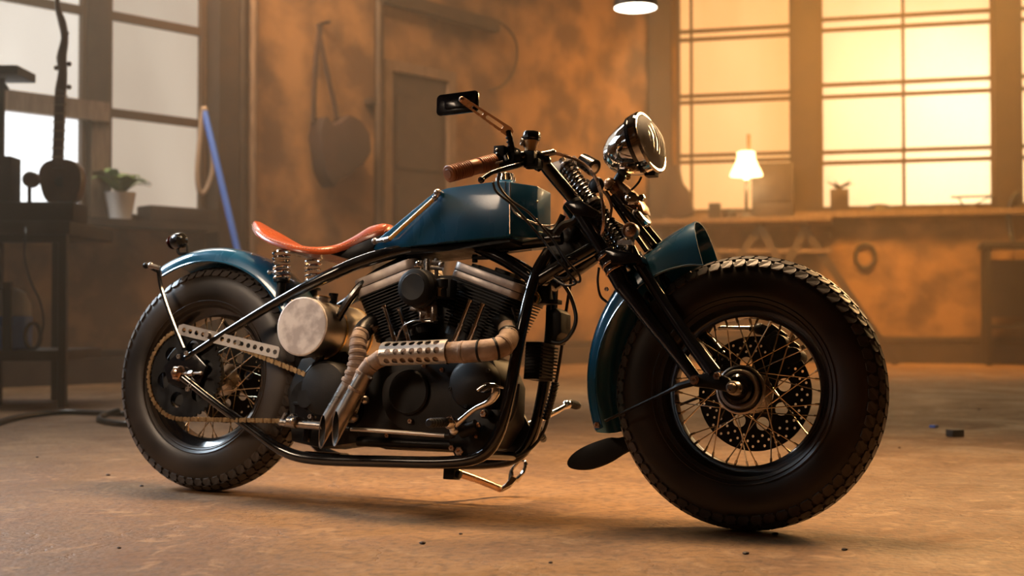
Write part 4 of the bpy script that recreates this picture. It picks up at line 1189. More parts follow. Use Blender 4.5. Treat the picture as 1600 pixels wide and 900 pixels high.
# ---- front fork (springer): legs, rockers, springs
for s in (-1, 1):
    def sy(p): return Vector((p[0], p[1]*(-s), p[2]))
    FK = mk('fork_leg', [cyl(sy((1.2005, -0.098, 0.8166)), sy((1.2936, -0.098, 0.6843)), 0.0185, 24), cyl(sy((1.2898, -0.098, 0.6912)), sy((1.3205, -0.098, 0.6402)), 0.026, 24, ch=0.002), cyl(sy((1.3165, -0.098, 0.6503)), sy((1.3479, -0.1, 0.5962)), 0.0275, 24, 0.024),
        tube([sy((1.344, -0.1, 0.6045)), sy((1.4307, -0.108, 0.5028)), sy((1.5036, -0.115, 0.4221)), sy((1.5603, -0.12, 0.3561))], [0.024, 0.019, 0.0165, 0.015], 18, 5)], 'black', B, label='black rear leg of the fork')
    mk('fork_collar', [lathe([(0.0265, 0), (0.0285, 0.002), (0.0285, 0.006), (0.0265, 0.008)], sy(q), Vector((1.3205, -0.098, 0.6402))-Vector((1.2936, -0.098, 0.6843)), 24) for q in ((1.2937, -0.098, 0.6826), (1.3071, -0.098, 0.6622), (1.3185, -0.098, 0.6452))], 'copper', FK)
    mk('fork_slider', [cyl(sy((1.3517, -0.085, 0.7021)), sy((1.3707, -0.085, 0.6681)), 0.016, 18), tube([sy((1.3667, -0.085, 0.6782)), sy((1.4393, -0.092, 0.5767)), sy((1.5184, -0.105, 0.4745)), sy((1.5979, -0.118, 0.379))], [0.0145, 0.0155, 0.0165, 0.020], 18, 5)], 'black', FK)
    mk('rocker', [prism([sy(q) for q in ((1.545, -0.135, 0.3703), (1.5964, -0.135, 0.3839), (1.6385, -0.135, 0.3691), (1.6518, -0.135, 0.3508), (1.6364, -0.135, 0.335), (1.5849, -0.135, 0.343), (1.5524, -0.135, 0.3454))], YV*0.020)], 'satin', FK, bevel=0.004)
    mkmany('rocker_bolt', [bolt(sy((1.5551, -0.135, 0.3611)), -YV*s*-1 if s > 0 else -YV, 0.009, 0.010), bolt(sy((1.6113, -0.135, 0.3717)), -YV, 0.010, 0.010), lathe([(0.012, 0.0), (0.012, -0.006)], sy((1.5551, -0.135, 0.3611)), YV, 16)], 'copper', FK)
    mk('fork_cap', [lathe([(0.017, 0), (0.022, 0.004), (0.022, 0.014), (0.012, 0.018), (0.001, 0.019)], sy((1.2005, -0.098, 0.8166)), Vector((1.2005, -0.098, 0.8166))-Vector((1.2936, -0.098, 0.6843)), 20)], 'satin', FK)
# trees
TT = mk('top_tree', [prism([(1.1729, -0.12, 0.8201), (1.2182, -0.12, 0.8286), (1.2739, -0.12, 0.7958), (1.2659, -0.12, 0.7757), (1.202, -0.12, 0.7898)], YV*0.24)], 'black', B, bevel=0.005)
mk('lower_tree', [prism([(1.2863, -0.125, 0.69), (1.3106, -0.125, 0.6995), (1.3953, -0.125, 0.6776), (1.403, -0.125, 0.6577), (1.3198, -0.125, 0.6526), (1.2979, -0.125, 0.6697)], YV*0.25)], 'black', B, bevel=0.005)
# springs: pairs at the sides of the neck
for i, (y, a, b, a2, b2) in enumerate(((-0.045, (1.1417, -0.045, 0.9428), (1.2237, -0.045, 0.8334), (1.2296, -0.045, 0.8262), (1.326, -0.045, 0.7027)), (0.045, (1.1019, 0.045, 0.9658), (1.1863, 0.045, 0.8533), (1.1923, 0.045, 0.8459), (1.2915, 0.045, 0.7188)))):
    S1 = mk('fork_spring', [spring(a, b, 0.0215, 0.0036, 10.5, 6, 14)], 'coil', B, label='bright upper coil spring of the fork' if i == 0 else None)
    if i: S1.name = 'fork_spring'
    mk('fork_spring', [spring(a2, b2, 0.0225, 0.0046, 10.5, 6, 14)], 'black', B)
    mk('spring_rod', [cyl(a, b2, 0.011, 12), lathe([(0.006, -0.012), (0.013, -0.008), (0.019, -0.002), (0.019, 0.003)], a, Vector(b)-Vector(a), 18), lathe([(0.026, -0.004), (0.026, 0.005)], b, Vector(b)-Vector(a), 20), lathe([(0.010, -0.022), (0.010, -0.006)], a, Vector(b)-Vector(a), 6)], 'steel', B)
# rods from head lamp bracket down to the lower tree
for s in (-1, 1):
    def sy(p): return Vector((p[0], p[1]*(-s), p[2]))
    mk('fork_brace', [cyl(sy((1.2568, -0.035, 0.8656)), sy((1.3829, -0.045, 0.7014)), 0.0065, 12), cyl(sy((1.2853, -0.05, 0.8507)), sy((1.407, -0.055, 0.7126)), 0.0095, 12)], 'black', B)
mk('head_bracket', [prism([(1.2607, -0.03, 0.8979), (1.2899, -0.03, 0.9), (1.3257, -0.03, 0.8706), (1.3579, -0.03, 0.8312), (1.366, -0.03, 0.8069), (1.3444, -0.03, 0.8111), (1.3038, -0.03, 0.8334), (1.2658, -0.03, 0.8662)], YV*0.06), ball((1.2687, -0.035, 0.886), 0.018, 14), cyl((1.2747, -0.05, 0.8824), off((1.2747, -0.05, 0.8824), (0, 0.1, 0)), 0.011, 14)], 'copper', B, bevel=0.004)
mk('horn', [lathe([(0.006, -0.02), (0.020, -0.014), (0.030, -0.004), (0.032, 0.004), (0.028, 0.010), (0.020, 0.012), (0.001, 0.010)], (1.3558, -0.02, 0.7955), (0.80, -0.1, 0.62), 28), lathe([(0.017, 0.0), (0.017, 0.018), (0.010, 0.022)], (1.3397, -0.04, 0.8402), -YV, 16), bolt((1.3627, -0.035, 0.8438), -YV, 0.010, 0.012)], 'chrome', B, label='small chrome horn below the lamp')
# marker light on the near side
ml = Vector((1.3744, -0.15, 0.7365))
MLT = mk('marker_light', [lathe([(0.001, 0.032), (0.014, 0.030), (0.021, 0.018), (0.0215, 0.0), (0.0195, -0.004), (0.0175, -0.002), (0.017, 0.0)], ml, YV, 30)], 'steel', B, label='small round marker light')
mk('lamp_lens', [lathe([(0.017, 0.0), (0.012, -0.003), (0.008, -0.003), (0.006, -0.007), (0.001, -0.008)], ml, YV, 24)], 'copper', MLT)
mk('lamp_stalk', [cyl(ml+Vector((0.0, 0.02, -0.015)), (1.3539, -0.1, 0.6994), 0.009, 12), box(Vector((1.3558, -0.125, 0.7084)), (0.04, 0.02, 0.012)), cyl((1.3401, -0.13, 0.7112), (1.3572, -0.13, 0.7207), 0.004, 8), beam((1.3858, -0.1, 0.6887), (1.3969, -0.1, 0.6718), 0.012, 0.006)], 'steel', MLT)
mk('oval_cover', [lathe([(0.020, 0.0), (0.020, -0.006), (0.015, -0.009), (0.001, -0.010)], (1.2526, -0.085, 0.8723), YV, 28, sx=1.0), lathe([(0.021, -0.004), (0.022, -0.006), (0.020, -0.008)], (1.2526, -0.085, 0.8723), YV, 28)], 'satin', B)

# ---- headlight
hc = Vector((1.3472, 0, 0.9986))
ha = Vector((math.cos(math.radians(17)), -0.09, math.sin(math.radians(17)))).normalized()
HL = mk('headlight', [lathe([(0.001, -0.118), (0.022, -0.114), (0.042, -0.101), (0.060, -0.076), (0.074, -0.040), (0.081, -0.010), (0.082, 0.0), (0.085, 0.001), (0.086, 0.012), (0.083, 0.018), (0.079, 0.018)], hc, ha, 56)], 'chrome', B, label='chrome teardrop headlight')
mk('reflector', [lathe([(0.0785, 0.014), (0.074, 0.000), (0.06, -0.022), (0.035, -0.045), (0.001, -0.054)], hc, ha, 48)], 'cap_alu', HL)
mk('headlight_band', [lathe([(0.0815, -0.016), (0.0855, -0.014), (0.0862, -0.005), (0.083, -0.003)], hc, ha, 56, closed=True)], 'black', HL)
mk('headlight_rim', [lathe([(0.0845, -0.004), (0.0875, -0.002), (0.0880, 0.016), (0.084, 0.022), (0.078, 0.022), (0.078, 0.018), (0.082, 0.0)], hc, ha, 56, closed=True)], 'chrome', HL)
hx, hy, hd = frame(ha)
rb = []
rad = lambda q, k: 0.079*0.98
LV, LF = lathe([(0.078, 0.018), (0.070, 0.028), (0.055, 0.037), (0.035, 0.044), (0.015, 0.047), (0.0005, 0.0475)], hc, ha, 48, caps=False)
mk('lens', [(LV, LF)], 'lens', HL, label='ribbed clear headlight glass')
for k in range(-5, 6):
    x = k*0.0125
    hgt = math.sqrt(max(0.0, 0.072**2-x*x))
    zz = lambda yy: 0.018+0.030*(1-(x*x+yy*yy)/0.078**2)
    rb.append(tube([hc+hx*x+hy*(hgt*t)+hd*(zz(hgt*t)+0.0006) for t in (-0.9, -0.6, -0.3, 0, 0.3, 0.6, 0.9)], 0.0026, 6, 2))
mk('lens_rib', rb, 'rib', HL)
mk('bulb', [ball(hc-ha*0.01, 0.012, 12)], 'steel', HL)
mk('lamp_mount', [cyl((1.2919, 0, 0.9277), (1.2714, 0, 0.8935), 0.014, 16), lathe([(0.026, 0), (0.020, 0.010), (0.014, 0.016)], (1.2954, 0, 0.9311), (-0.4, 0, -1), 20), box(Vector((1.3723, 0, 0.9167)), (0.03, 0.03, 0.014))], 'satin', HL, bevel=0.001)
mk('mount_screw', [ball((1.3131, -0.02, 0.9064), 0.008, 10)], 'brass', HL)
mk('lamp_wire', [tube([(1.3437, 0, 0.9094), (1.3391, -0.01, 0.8917), (1.322, -0.02, 0.8694), (1.3081, -0.03, 0.8592)], 0.003, 8, 5)], 'hose', HL)

# ---- handlebar and its controls
hb = [(0.9762, -0.385, 0.8509), (1.0037, -0.315, 0.8788), (1.0287, -0.258, 0.906), (1.0623, -0.215, 0.9263), (1.0957, -0.185, 0.9402), (1.1164, -0.165, 0.9369), (1.1342, -0.135, 0.9084), (1.1639, -0.105, 0.8685), (1.1982, -0.085, 0.8263)]
hbF = [Vector((p[0], -p[1], p[2])) for p in hb]
HB = mk('handlebar', [tube(hb, [0.011, 0.011, 0.011, 0.011, 0.013, 0.016, 0.018, 0.018, 0.018], 18, 5), tube(hbF, [0.011, 0.011, 0.011, 0.011, 0.013, 0.016, 0.018, 0.018, 0.018], 18, 5), cyl((1.1619, -0.1, 0.8662), off((1.1619, -0.1, 0.8662), (0, 0.2, 0)), 0.013, 14), ball((1.1249, -0.15, 0.9296), 0.020, 16), cyl((1.104, -0.16, 0.918), (1.1193, -0.16, 0.9103), 0.012, 12)], 'black', B)
for s in (-1, 1):
    q = [Vector(p) for p in ((0.9729, -0.392, 0.8478), (1.0308, -0.255, 0.9083))]
    q = [Vector((p.x, p.y*(-s), p.z)) for p in q]
    d = q[1]-q[0]
    L = d.length
    pr = [(0.010, 0.0), (0.0195, 0.001), (0.0218, 0.003), (0.0218, 0.008)]
    h = 0.009
    for i in range(9): pr += [(0.0175, h), (0.0175, h+0.0028), (0.0220, h+0.0032), (0.0220, h+0.0066)]; h += 0.0072
    pr += [(0.0195, h+0.001), (0.0205, h+0.02), (0.0198, L-0.058)]
    h = L-0.055
    for i in range(8): pr += [(0.0175, h), (0.0175, h+0.0028), (0.0215, h+0.0032), (0.0215, h+0.0060)]; h += 0.0066
    pr += [(0.0215, L-0.003), (0.0215, L), (0.010, L)]
    mk('grip', [lathe(pr, q[0], d, 28), lathe([(0.012, -0.0015), (0.013, -0.0005), (0.010, 0.0)], q[0], d, 20)], 'grip', HB, label='ribbed brown rubber grip')
def at(a, b, t): return Vector(a).lerp(Vector(b), t)
g0_, g1_ = Vector((1.0308, -0.255, 0.9083)), Vector((1.0957, -0.185, 0.9402))
dd = (g1_-g0_).normalized()
SW = mk('switch_housing', [cyl(g0_, g0_+dd*0.016, 0.021, 20), cyl(g0_+dd*0.018, g0_+dd*0.045, 0.019, 20), cyl(g0_+dd*0.048, g0_+dd*0.070, 0.022, 20, ch=0.003), box(Vector((1.0447, -0.245, 0.9355)), (0.030, 0.030, 0.030)), cyl((1.042, -0.24, 0.9403), (1.0463, -0.235, 0.9207), 0.012, 12), box(Vector((1.0645, -0.22, 0.9301)), (0.03, 0.035, 0.04)), ball((1.0704, -0.21, 0.9391), 0.015, 12), ball((1.0758, -0.2, 0.924), 0.014, 12)], 'satin', HB, bevel=0.002)
mk('switch_button', [cyl((1.0668, -0.262, 0.9216), (1.0712, -0.262, 0.9095), 0.006, 12), ball((1.0399, -0.262, 0.9385), 0.004, 8), ball((1.0424, -0.262, 0.9281), 0.004, 8), ball((1.0407, -0.265, 0.919), 0.004, 8), cyl((1.0377, -0.275, 0.8981), (1.0643, -0.27, 0.9046), 0.003, 8)], 'steel', SW)
# master cylinder with round reservoir
rv = Vector((1.099, -0.18, 0.9723))
MC = mk('brake_reservoir', [lathe([(0.015, -0.022), (0.017, -0.006), (0.0195, 0.0), (0.0205, 0.012)], rv, (0.02, 0, 1), 28)], 'grip2', HB, label='translucent amber brake reservoir')
mk('reservoir_cap', [lathe([(0.0225, 0.010), (0.0240, 0.012)] + [(0.0240, 0.027), (0.022, 0.030), (0.001, 0.030)], rv, (0.02, 0, 1), 10), lathe([(0.0215, 0.006), (0.0225, 0.010)], rv, (0.02, 0, 1), 28)], 'black', MC)
mk('reservoir_bracket', [cyl((1.0754, -0.19, 0.9782), (1.0831, -0.19, 0.9743), 0.008, 10), cyl((1.0767, -0.19, 0.9885), (1.0857, -0.19, 0.9603), 0.004, 8), ball((1.0783, -0.195, 0.9681), 0.005, 8)], 'steel', MC)
mk('lever_clamp', [box(Vector((1.1006, -0.182, 0.9286)), (0.038, 0.04, 0.036)), cyl((1.0922, -0.19, 0.9117), (1.1125, -0.17, 0.9152), 0.011, 12), box(Vector((1.1077, -0.18, 0.9166)), (0.045, 0.035, 0.022))], 'satin', HB, bevel=0.003)
mk('master_cylinder', [tube([(1.0749, -0.195, 0.9303), (1.0988, -0.175, 0.9355), (1.1299, -0.155, 0.9472), (1.1473, -0.145, 0.9538)], [0.012, 0.012, 0.009, 0.008], 14, 4), ball((1.1473, -0.145, 0.9538), 0.009, 12)], 'steel', HB)
mk('brake_lever', [tube([(1.0893, -0.2, 0.9146), (1.0845, -0.235, 0.8999), (1.0681, -0.275, 0.883), (1.0561, -0.315, 0.8645), (1.0453, -0.345, 0.8417)], [0.008, 0.008, 0.007, 0.006, 0.006], 12, 5), ball((1.0446, -0.347, 0.8396), 0.009, 12)], 'black', HB, label='black hand lever below the grip')
# mirror
mc = [Vector(p) for p in ((0.8932, -0.33, 1.0227), (1.0149, -0.33, 1.0277), (1.0174, -0.33, 1.0749), (0.8836, -0.33, 1.0785))]
mcen = sum(mc, Vector())/4
mu = (mc[1]-mc[0]).normalized()
mv = (mc[3]-mc[0]).normalized()
mn_ = mu.cross(mv).normalized()
mo = [mcen+mu*x+mn_.cross(mu)*y for x, y in rpoly((mc[1]-mc[0]).length, (mc[3]-mc[0]).length, 0.012, 5)]
# shell with domed back that faces the camera, glass on the other side
back_dir = -YV
MR = mk('mirror', [prism(mo, mn_*(0.008 if mn_.y > 0 else -0.008)), prism([mcen+(p-mcen)*0.93 + back_dir*0.004 for p in mo], YV*0.006), prism([mcen+(p-mcen)*0.55+back_dir*0.008 for p in mo], YV*0.006)], 'black', B, bevel=0.0015)
mk('mirror_glass', [prism([mcen+(p-mcen)*0.94+YV*0.009 for p in mo], YV*0.001)], 'mirror', MR)
s0_, s1_ = Vector((0.9842, -0.366, 1.0486)), Vector((1.0668, -0.255, 0.988))
su_ = (s1_-s0_).normalized()
slen = (s1_-s0_).length
sv_ = su_.cross(YV).normalized()
slot = [(slen*0.34+x, y) for x, y in rpoly(slen*0.24, 0.0075, 0.003, 2)]
slot2 = [(slen*0.70+x, y) for x, y in rpoly(slen*0.36, 0.010, 0.004, 2)]
outl = [(-0.004, -0.006), (0.0, -0.008), (slen*0.5, -0.0105), (slen+0.004, -0.013), (slen+0.012, -0.005), (slen+0.012, 0.007), (slen+0.002, 0.013), (slen*0.5, 0.0105), (0.0, 0.008), (-0.004, 0.005)]
mk('mirror_arm', [plate(outl, [slot, slot2], 0.006, s0_, su_, sv_), ball(s0_+Vector((0, 0.0, 0.0)), 0.007, 10)], 'copper', MR, smooth=False, label='slotted warm metal mirror arm')
mk('mirror_stem', [tube([s1_, (1.071, -0.25, 0.9702), (1.0711, -0.235, 0.9398)], [0.008, 0.007, 0.009], 12, 4)] + [lathe([(0.007, 0), (0.010, 0.002), (0.010, 0.004), (0.007, 0.006)], at((1.0689, -0.25, 0.9738), (1.0711, -0.235, 0.9398), t), (0, 0, -1), 12) for t in (0, 0.3, 0.6)], 'satin', MR)
# gauge and plates ahead of the bars
gc = Vector((1.1671, 0.06, 0.9659))
gx = Vector((0.80, -0.25, -0.50)).normalized()
GG = mk('speedometer', [lathe([(0.016, -0.034), (0.022, -0.030), (0.024, 0.0), (0.0245, 0.020), (0.021, 0.022)], gc, gx, 26)], 'black', B, label='small black gauge on the handlebar')
mk('gauge_glass', [lathe([(0.021, 0.020), (0.010, 0.023), (0.001, 0.024)], gc, gx, 24)], 'mirror', GG)
mk('riser_plate', [prism([(1.0306, 0.08, 0.9815), (1.1125, 0.08, 1.0011), (1.1249, 0.08, 0.9875), (1.1226, 0.08, 0.9545), (1.0643, 0.08, 0.9445)], YV*0.006)], 'alu', B, bevel=0.001, label='dull sheet metal plate behind the bars')
mk('red_wire', [tube([(1.1661, -0.09, 0.8456), (1.1819, -0.1, 0.8376), (1.1967, -0.1, 0.8353)], 0.0035, 8, 3)], 'red', B)

# ---- front fender
ff, fe = fender('ff', CF, 197, 108, 0.408, 0.084, 0.040, 'blue', rad1=0.460, depth1=0.135, n=44, dpow=3.0)
FF = mk('front_fender', [ff], 'blue', B, label='blue front fender hugging the tyre')
mkmany('fender_edge', [tube(fe[0], 0.0030, 6, sm=False), tube(fe[1], 0.0030, 6, sm=False)], 'blue', FF)
mkmany('fender_bolt', [bolt((1.2855, -0.088, 0.2442), -YV, 0.009, 0.008), bolt((1.2867, -0.07, 0.5977), -YV, 0.006, 0.006)], 'copper', FF)
mk('mud_flap', [prism(smoothpts([(1.3368, 0.03, 0.2247), (1.2977, 0.03, 0.2165), (1.2688, 0.03, 0.2153), (1.2113, 0.03, 0.1943), (1.1718, 0.03, 0.1705), (1.1544, 0.03, 0.1458), (1.1665, 0.03, 0.1295), (1.209, 0.03, 0.1283), (1.2629, 0.03, 0.1478), (1.3032, 0.03, 0.1732), (1.338, 0.03, 0.1948)], 4, True), Vector((0.010, 0.006, 0.0)))], 'satin', FF, bevel=0.001, label='dark rounded mud flap under the fender')
for s in (-1, 1):
    def sy(p): return Vector((p[0], p[1]*(-s), p[2]))
    mk('fender_brace', [tube([sy((1.5504, -0.13, 0.3567)), sy((1.5101, -0.126, 0.345)), sy((1.4762, -0.122, 0.3302)), sy((1.3068, -0.094, 0.2544))], [0.010, 0.009, 0.004, 0.0035], 10, 4)], 'satin', FF)

# caliper on the far side of the front wheel with its reaction link
CAL = mk('front_caliper', [box(Vector((1.7134, 0.085, 0.457)), (0.10, 0.045, 0.045), Matrix.Rotation(0.9, 3, 'Y')), cyl((1.7101, 0.05, 0.4731), off((1.7101, 0.05, 0.4731), (0, 0.07, 0)), 0.023, 18), cyl((1.7484, 0.05, 0.441), off((1.7484, 0.05, 0.441), (0, 0.07, 0)), 0.023, 18), box(Vector((1.699, 0.085, 0.503)), (0.05, 0.03, 0.025), Matrix.Rotation(0.6, 3, 'Y')), prism([(1.6273, 0.09, 0.3868), (1.6595, 0.09, 0.437), (1.711, 0.09, 0.5037), (1.7578, 0.09, 0.4711), (1.7262, 0.09, 0.4216), (1.6617, 0.09, 0.3546)], YV*0.010)], 'satin', B, bevel=0.005)
mkmany('caliper_bolt', [bolt((1.7477, 0.055, 0.4869), -YV, 0.009, 0.008), bolt((1.7758, 0.055, 0.4629), -YV, 0.007, 0.008)], 'steel', CAL)
LK = mk('reaction_link', [cyl((1.5204, 0.09, 0.5162), (1.6337, 0.09, 0.5149), 0.0065, 12)], 'chrome', B, label='bright link rod to the brake caliper')
mk('link_end', [ball((1.6506, 0.09, 0.5133), 0.016, 14), cyl((1.6269, 0.09, 0.5149), (1.6439, 0.09, 0.5133), 0.009, 12), box(Vector((1.6777, 0.09, 0.5035)), (0.05, 0.02, 0.028), Matrix.Rotation(0.4, 3, 'Y'))], 'satin', LK, bevel=0.001)

# ---- front-of-engine electrics
RG = mk('oil_cooler', [prism([(1.0432, -0.03, 0.4623), (1.0889, -0.03, 0.4626), (1.0868, -0.03, 0.3626), (1.0413, -0.03, 0.3617)], YV*0.09)] + [prism([off((1.0436, -0.034, 0.4549), (0, 0, -0.0092*k)), off((1.0967, -0.034, 0.4554), (0, 0, -0.0092*k)), off((1.0967, -0.034, 0.4554), (0, 0, -0.0092*k-0.004)), off((1.0436, -0.034, 0.4549), (0, 0, -0.0092*k-0.004))], YV*0.10) for k in range(10)], 'satin', B, smooth=False, label='black finned cooler on the down tubes')
mk('horn_box', [prism([(1.0911, -0.02, 0.5472), (1.1208, -0.02, 0.5576), (1.1385, -0.02, 0.5437), (1.1414, -0.02, 0.4883), (1.1288, -0.02, 0.4779), (1.126, -0.02, 0.4606), (1.0958, -0.02, 0.4603)], YV*0.07)], 'satin', B, bevel=0.006)
mk('ignition_coil', [cyl((1.0699, 0, 0.631), (1.081, 0, 0.5691), 0.022, 18, ch=0.003), box(Vector((1.0998, 0, 0.5743)), (0.05, 0.03, 0.012)), cyl((1.0722, -0.05, 0.5852), (1.0808, -0.05, 0.5677), 0.012, 12)], 'satin', B, bevel=0.002)
mk('coil_terminal', [tube([(1.083, -0.07, 0.5893), (1.0931, -0.07, 0.5771), (1.0865, -0.07, 0.5616)], 0.005, 8, 3)], 'brass', B)

# ---- cables and hoses
def cable(nm, pts, r=0.0034, m='hose', label=None):
    return mk(nm, [tube(pts, r, 8, 6)], m, B, label=label)
cable('brake_hose', [(1.1488, -0.14, 0.9532), (1.1699, -0.12, 0.9499), (1.2087, -0.11, 0.9345), (1.2448, -0.11, 0.905), (1.2726, -0.12, 0.8604), (1.2897, -0.13, 0.8101), (1.2898, -0.12, 0.7614), (1.2763, -0.1, 0.7283)], 0.0048, 'copper', 'brown hydraulic brake hose')
cable('clutch_cable', [(1.0278, -0.25, 0.8568), (1.0254, -0.22, 0.8362), (1.0485, -0.18, 0.8127), (1.0767, -0.14, 0.7748), (1.1149, -0.12, 0.7291), (1.1661, -0.12, 0.6698), (1.1966, -0.11, 0.6335), (1.2117, -0.1, 0.6111), (1.1828, -0.1, 0.6046), (1.1444, -0.09, 0.6236)], 0.0034)
cable('throttle_cable', [(1.0478, -0.25, 0.8932), (1.0348, -0.23, 0.8541), (1.0509, -0.19, 0.8208), (1.0878, -0.15, 0.7932), (1.1256, -0.13, 0.751), (1.1564, -0.12, 0.7143), (1.1957, -0.12, 0.6624), (1.2177, -0.1, 0.6347), (1.2139, -0.08, 0.6174), (1.187, -0.06, 0.6207)], 0.0034)
cable('throttle_cable', [(1.0234, -0.14, 0.8795), (1.0264, -0.135, 0.8193), (1.0524, -0.13, 0.788), (1.113, -0.12, 0.7636), (1.1412, -0.1, 0.7665)], 0.0028, 'steel')
CL = cable('clutch_cable', [(1.1579, 0.02, 0.7531), (1.1523, 0.03, 0.7052), (1.1363, 0.04, 0.6361), (1.1213, 0.05, 0.549), (1.11, 0.06, 0.4617), (1.0949, 0.07, 0.3742), (1.0784, 0.08, 0.3129), (1.0603, 0.09, 0.2424), (1.0338, 0.09, 0.1938), (0.9907, 0.09, 0.1602), (0.9471, 0.08, 0.1438)], 0.0046)
mk('cable_boot', [tube([(1.0917, 0.07, 0.3618), (1.0752, 0.08, 0.3005), (1.0616, 0.085, 0.2598)], 0.010, 12, 4)] + [lathe([(0.010, 0), (0.0125, 0.001), (0.0125, 0.003), (0.010, 0.004)], at((1.0919, 0.07, 0.3583), (1.0614, 0.085, 0.2633), t/10), Vector((1.0614, 0.085, 0.2633))-Vector((1.0919, 0.07, 0.3583)), 14) for t in range(11)], 'hose', CL, label='ribbed black cable boot')
cable('wiring_loom', [(1.1332, -0.04, 0.6312), (1.1565, -0.03, 0.6047), (1.1729, -0.02, 0.5661), (1.1825, -0.02, 0.5229), (1.1696, -0.02, 0.485), (1.1446, -0.02, 0.4624), (1.1145, -0.02, 0.4639)], 0.0055)
cable('wiring_loom', [(1.102, -0.08, 0.7715), (1.1265, -0.08, 0.736), (1.1545, -0.07, 0.6885), (1.1713, -0.06, 0.6381), (1.1494, -0.06, 0.6315), (1.1183, -0.05, 0.6404)], 0.0030)
cable('ground_wire', [(1.2583, -0.06, 0.6573), (1.2565, -0.06, 0.6198), (1.2655, -0.06, 0.5824), (1.2842, -0.06, 0.5654)], 0.0035)
cable('steering_hose', [(1.148, -0.06, 0.8018), (1.1344, -0.06, 0.7743), (1.121, -0.07, 0.7554), (1.1026, -0.08, 0.761)], 0.009)
cable('steering_hose', [(1.1979, -0.07, 0.8172), (1.1867, -0.07, 0.7829), (1.1539, -0.07, 0.7718), (1.1327, -0.07, 0.7481)], 0.011)
cable('fork_cable', [(1.252, -0.06, 0.8674), (1.271, -0.06, 0.851), (1.2849, -0.06, 0.8245), (1.2844, -0.06, 0.797), (1.2812, -0.06, 0.7868)], 0.0040, 'copper')
cable('vent_hose', [(1.0412, -0.06, 0.3456), (1.0371, -0.06, 0.2857), (1.0191, -0.05, 0.2515), (0.9995, -0.04, 0.2428)], 0.0045)
cable('spark_lead', [(1.0295, -0.1, 0.5475), (1.038, -0.09, 0.5143), (1.0352, -0.08, 0.481), (1.021, -0.07, 0.4475)], 0.0035)


# ================================================================ THINGS AROUND THE HALL
ORG.clear()
M['bag'] = mat('dark_brown_hide', (0.045, 0.022, 0.014), 0.7, 0, col2=(0.03, 0.015, 0.01), nscale=5)
M['bluep'] = mat('blue_plastic', (0.04, 0.14, 0.55), 0.45)
M['white'] = mat('white_glazed_clay', (0.85, 0.83, 0.80), 0.45)
M['leaf'] = mat('green_leaf', (0.17, 0.25, 0.07), 0.5, 0, col2=(0.10, 0.16, 0.05), nscale=12)
M['darkmetal'] = mat('dark_painted_steel', (0.035, 0.025, 0.018), 0.5, 0.3)
M['palewood'] = mat('pale_wood', (0.34, 0.24, 0.16), 0.6)
M['greycloth'] = mat('pale_grey_plastic', (0.36, 0.36, 0.38), 0.6)
M['guitar'] = mat('brown_varnished_wood', (0.15, 0.075, 0.04), 0.35, 0, col2=(0.09, 0.045, 0.025), nscale=6, coat=0.3)
M['shade'] = mat('glowing_lamp_shade', (1.0, 0.72, 0.34), 0.4, emit=5.0)
M['bulb'] = mat('lit_lamp_disc', (1.0, 0.86, 0.66), 0.4, emit=9.0)
M['card'] = mat('brown_cardboard', (0.16, 0.09, 0.05), 0.8)

def wallpt(org, u, nrm, s, z, off): return org + u*s + UP*z + nrm*off

# ---- workbench at the left edge of the frame
f0 = Vector((-2.621, 7.48, 0))
tz = Vector((-2.619, 7.45, 1.089)).z
WB = empty('workbench', (f0.x-0.9, f0.y+0.35, 0), 'tall dark workbench at the left edge with a lower shelf', 'workbench')
mk('bench_top', box((f0.x-0.88, f0.y+0.36, tz-0.04), (1.86, 0.80, 0.08)), 'darkwood', WB, bevel=0.006)
for x, y in ((f0.x, f0.y), (f0.x-0.30, f0.y+0.72), (f0.x-1.76, f0.y), (f0.x-1.76, f0.y+0.72)):
    mk('leg', box((x, y, (tz-0.08)/2), (0.042, 0.042, tz-0.08)), 'darkmetal', WB, smooth=False)
sz = Vector((-2.791, 7.45, 0.333)).z
mk('lower_shelf', box((f0.x-0.88, f0.y+0.36, sz-0.03), (1.74, 0.74, 0.06)), 'darkwood', WB, bevel=0.004)
mk('upright', box((f0.x-0.335, f0.y+0.02, sz+0.2), (0.05, 0.03, 0.40)), 'darkmetal', WB, smooth=False)
mk('front_rail', box((f0.x-0.88, f0.y-0.01, tz-0.10), (1.74, 0.02, 0.05)), 'darkmetal', WB, smooth=False)
BT = tz
def onb(px, Y): return Vector((( px-800)/2000*Y, Y, 0))
# blue and white jerrycan on the lower shelf
j = onb(16, 7.62)
JC = empty('water_canister', (j.x, j.y, sz), 'rounded pale canister with blue base on the shelf under the workbench', 'canister')
mk('body', lathe([(0.10, 0), (0.125, 0.01), (0.125, 0.19), (0.12, 0.20)], (j.x, j.y, sz), ZV, 28), 'bluep', JC)
mk('lid', lathe([(0.122, 0.20), (0.118, 0.28), (0.09, 0.34), (0.04, 0.37), (0.001, 0.375)], (j.x, j.y, sz), ZV, 28), 'greycloth', JC)
# black cable coil beside it
k = onb(52, 7.50)
thing(mk('cable_coil', [tube([Vector((k.x+0.045*math.cos(a), k.y+0.01*t_, sz+0.085+0.075*math.sin(a))) for a in [2*PI*i/10 for i in range(10)]], 0.009, 8, 3, closed=True) for t_ in (-1, 0, 1)], 'hose'), 'black cable coil standing beside the pale and blue canister', 'cable')
# drooping thin lead from the bench
thing(mk('hanging_lead', tube([(-2.839, 7.46, 1.064), (-2.808, 7.38, 0.999), (-2.814, 7.38, 0.881), (-2.776, 7.38, 0.733), (-2.723, 7.38, 0.622), (-2.7, 7.38, 0.493), (-2.729, 7.38, 0.383), (-2.758, 7.38, 0.338)], 0.006, 6, 5), 'hose'), 'thin dark lead drooping from the workbench top', 'cable')
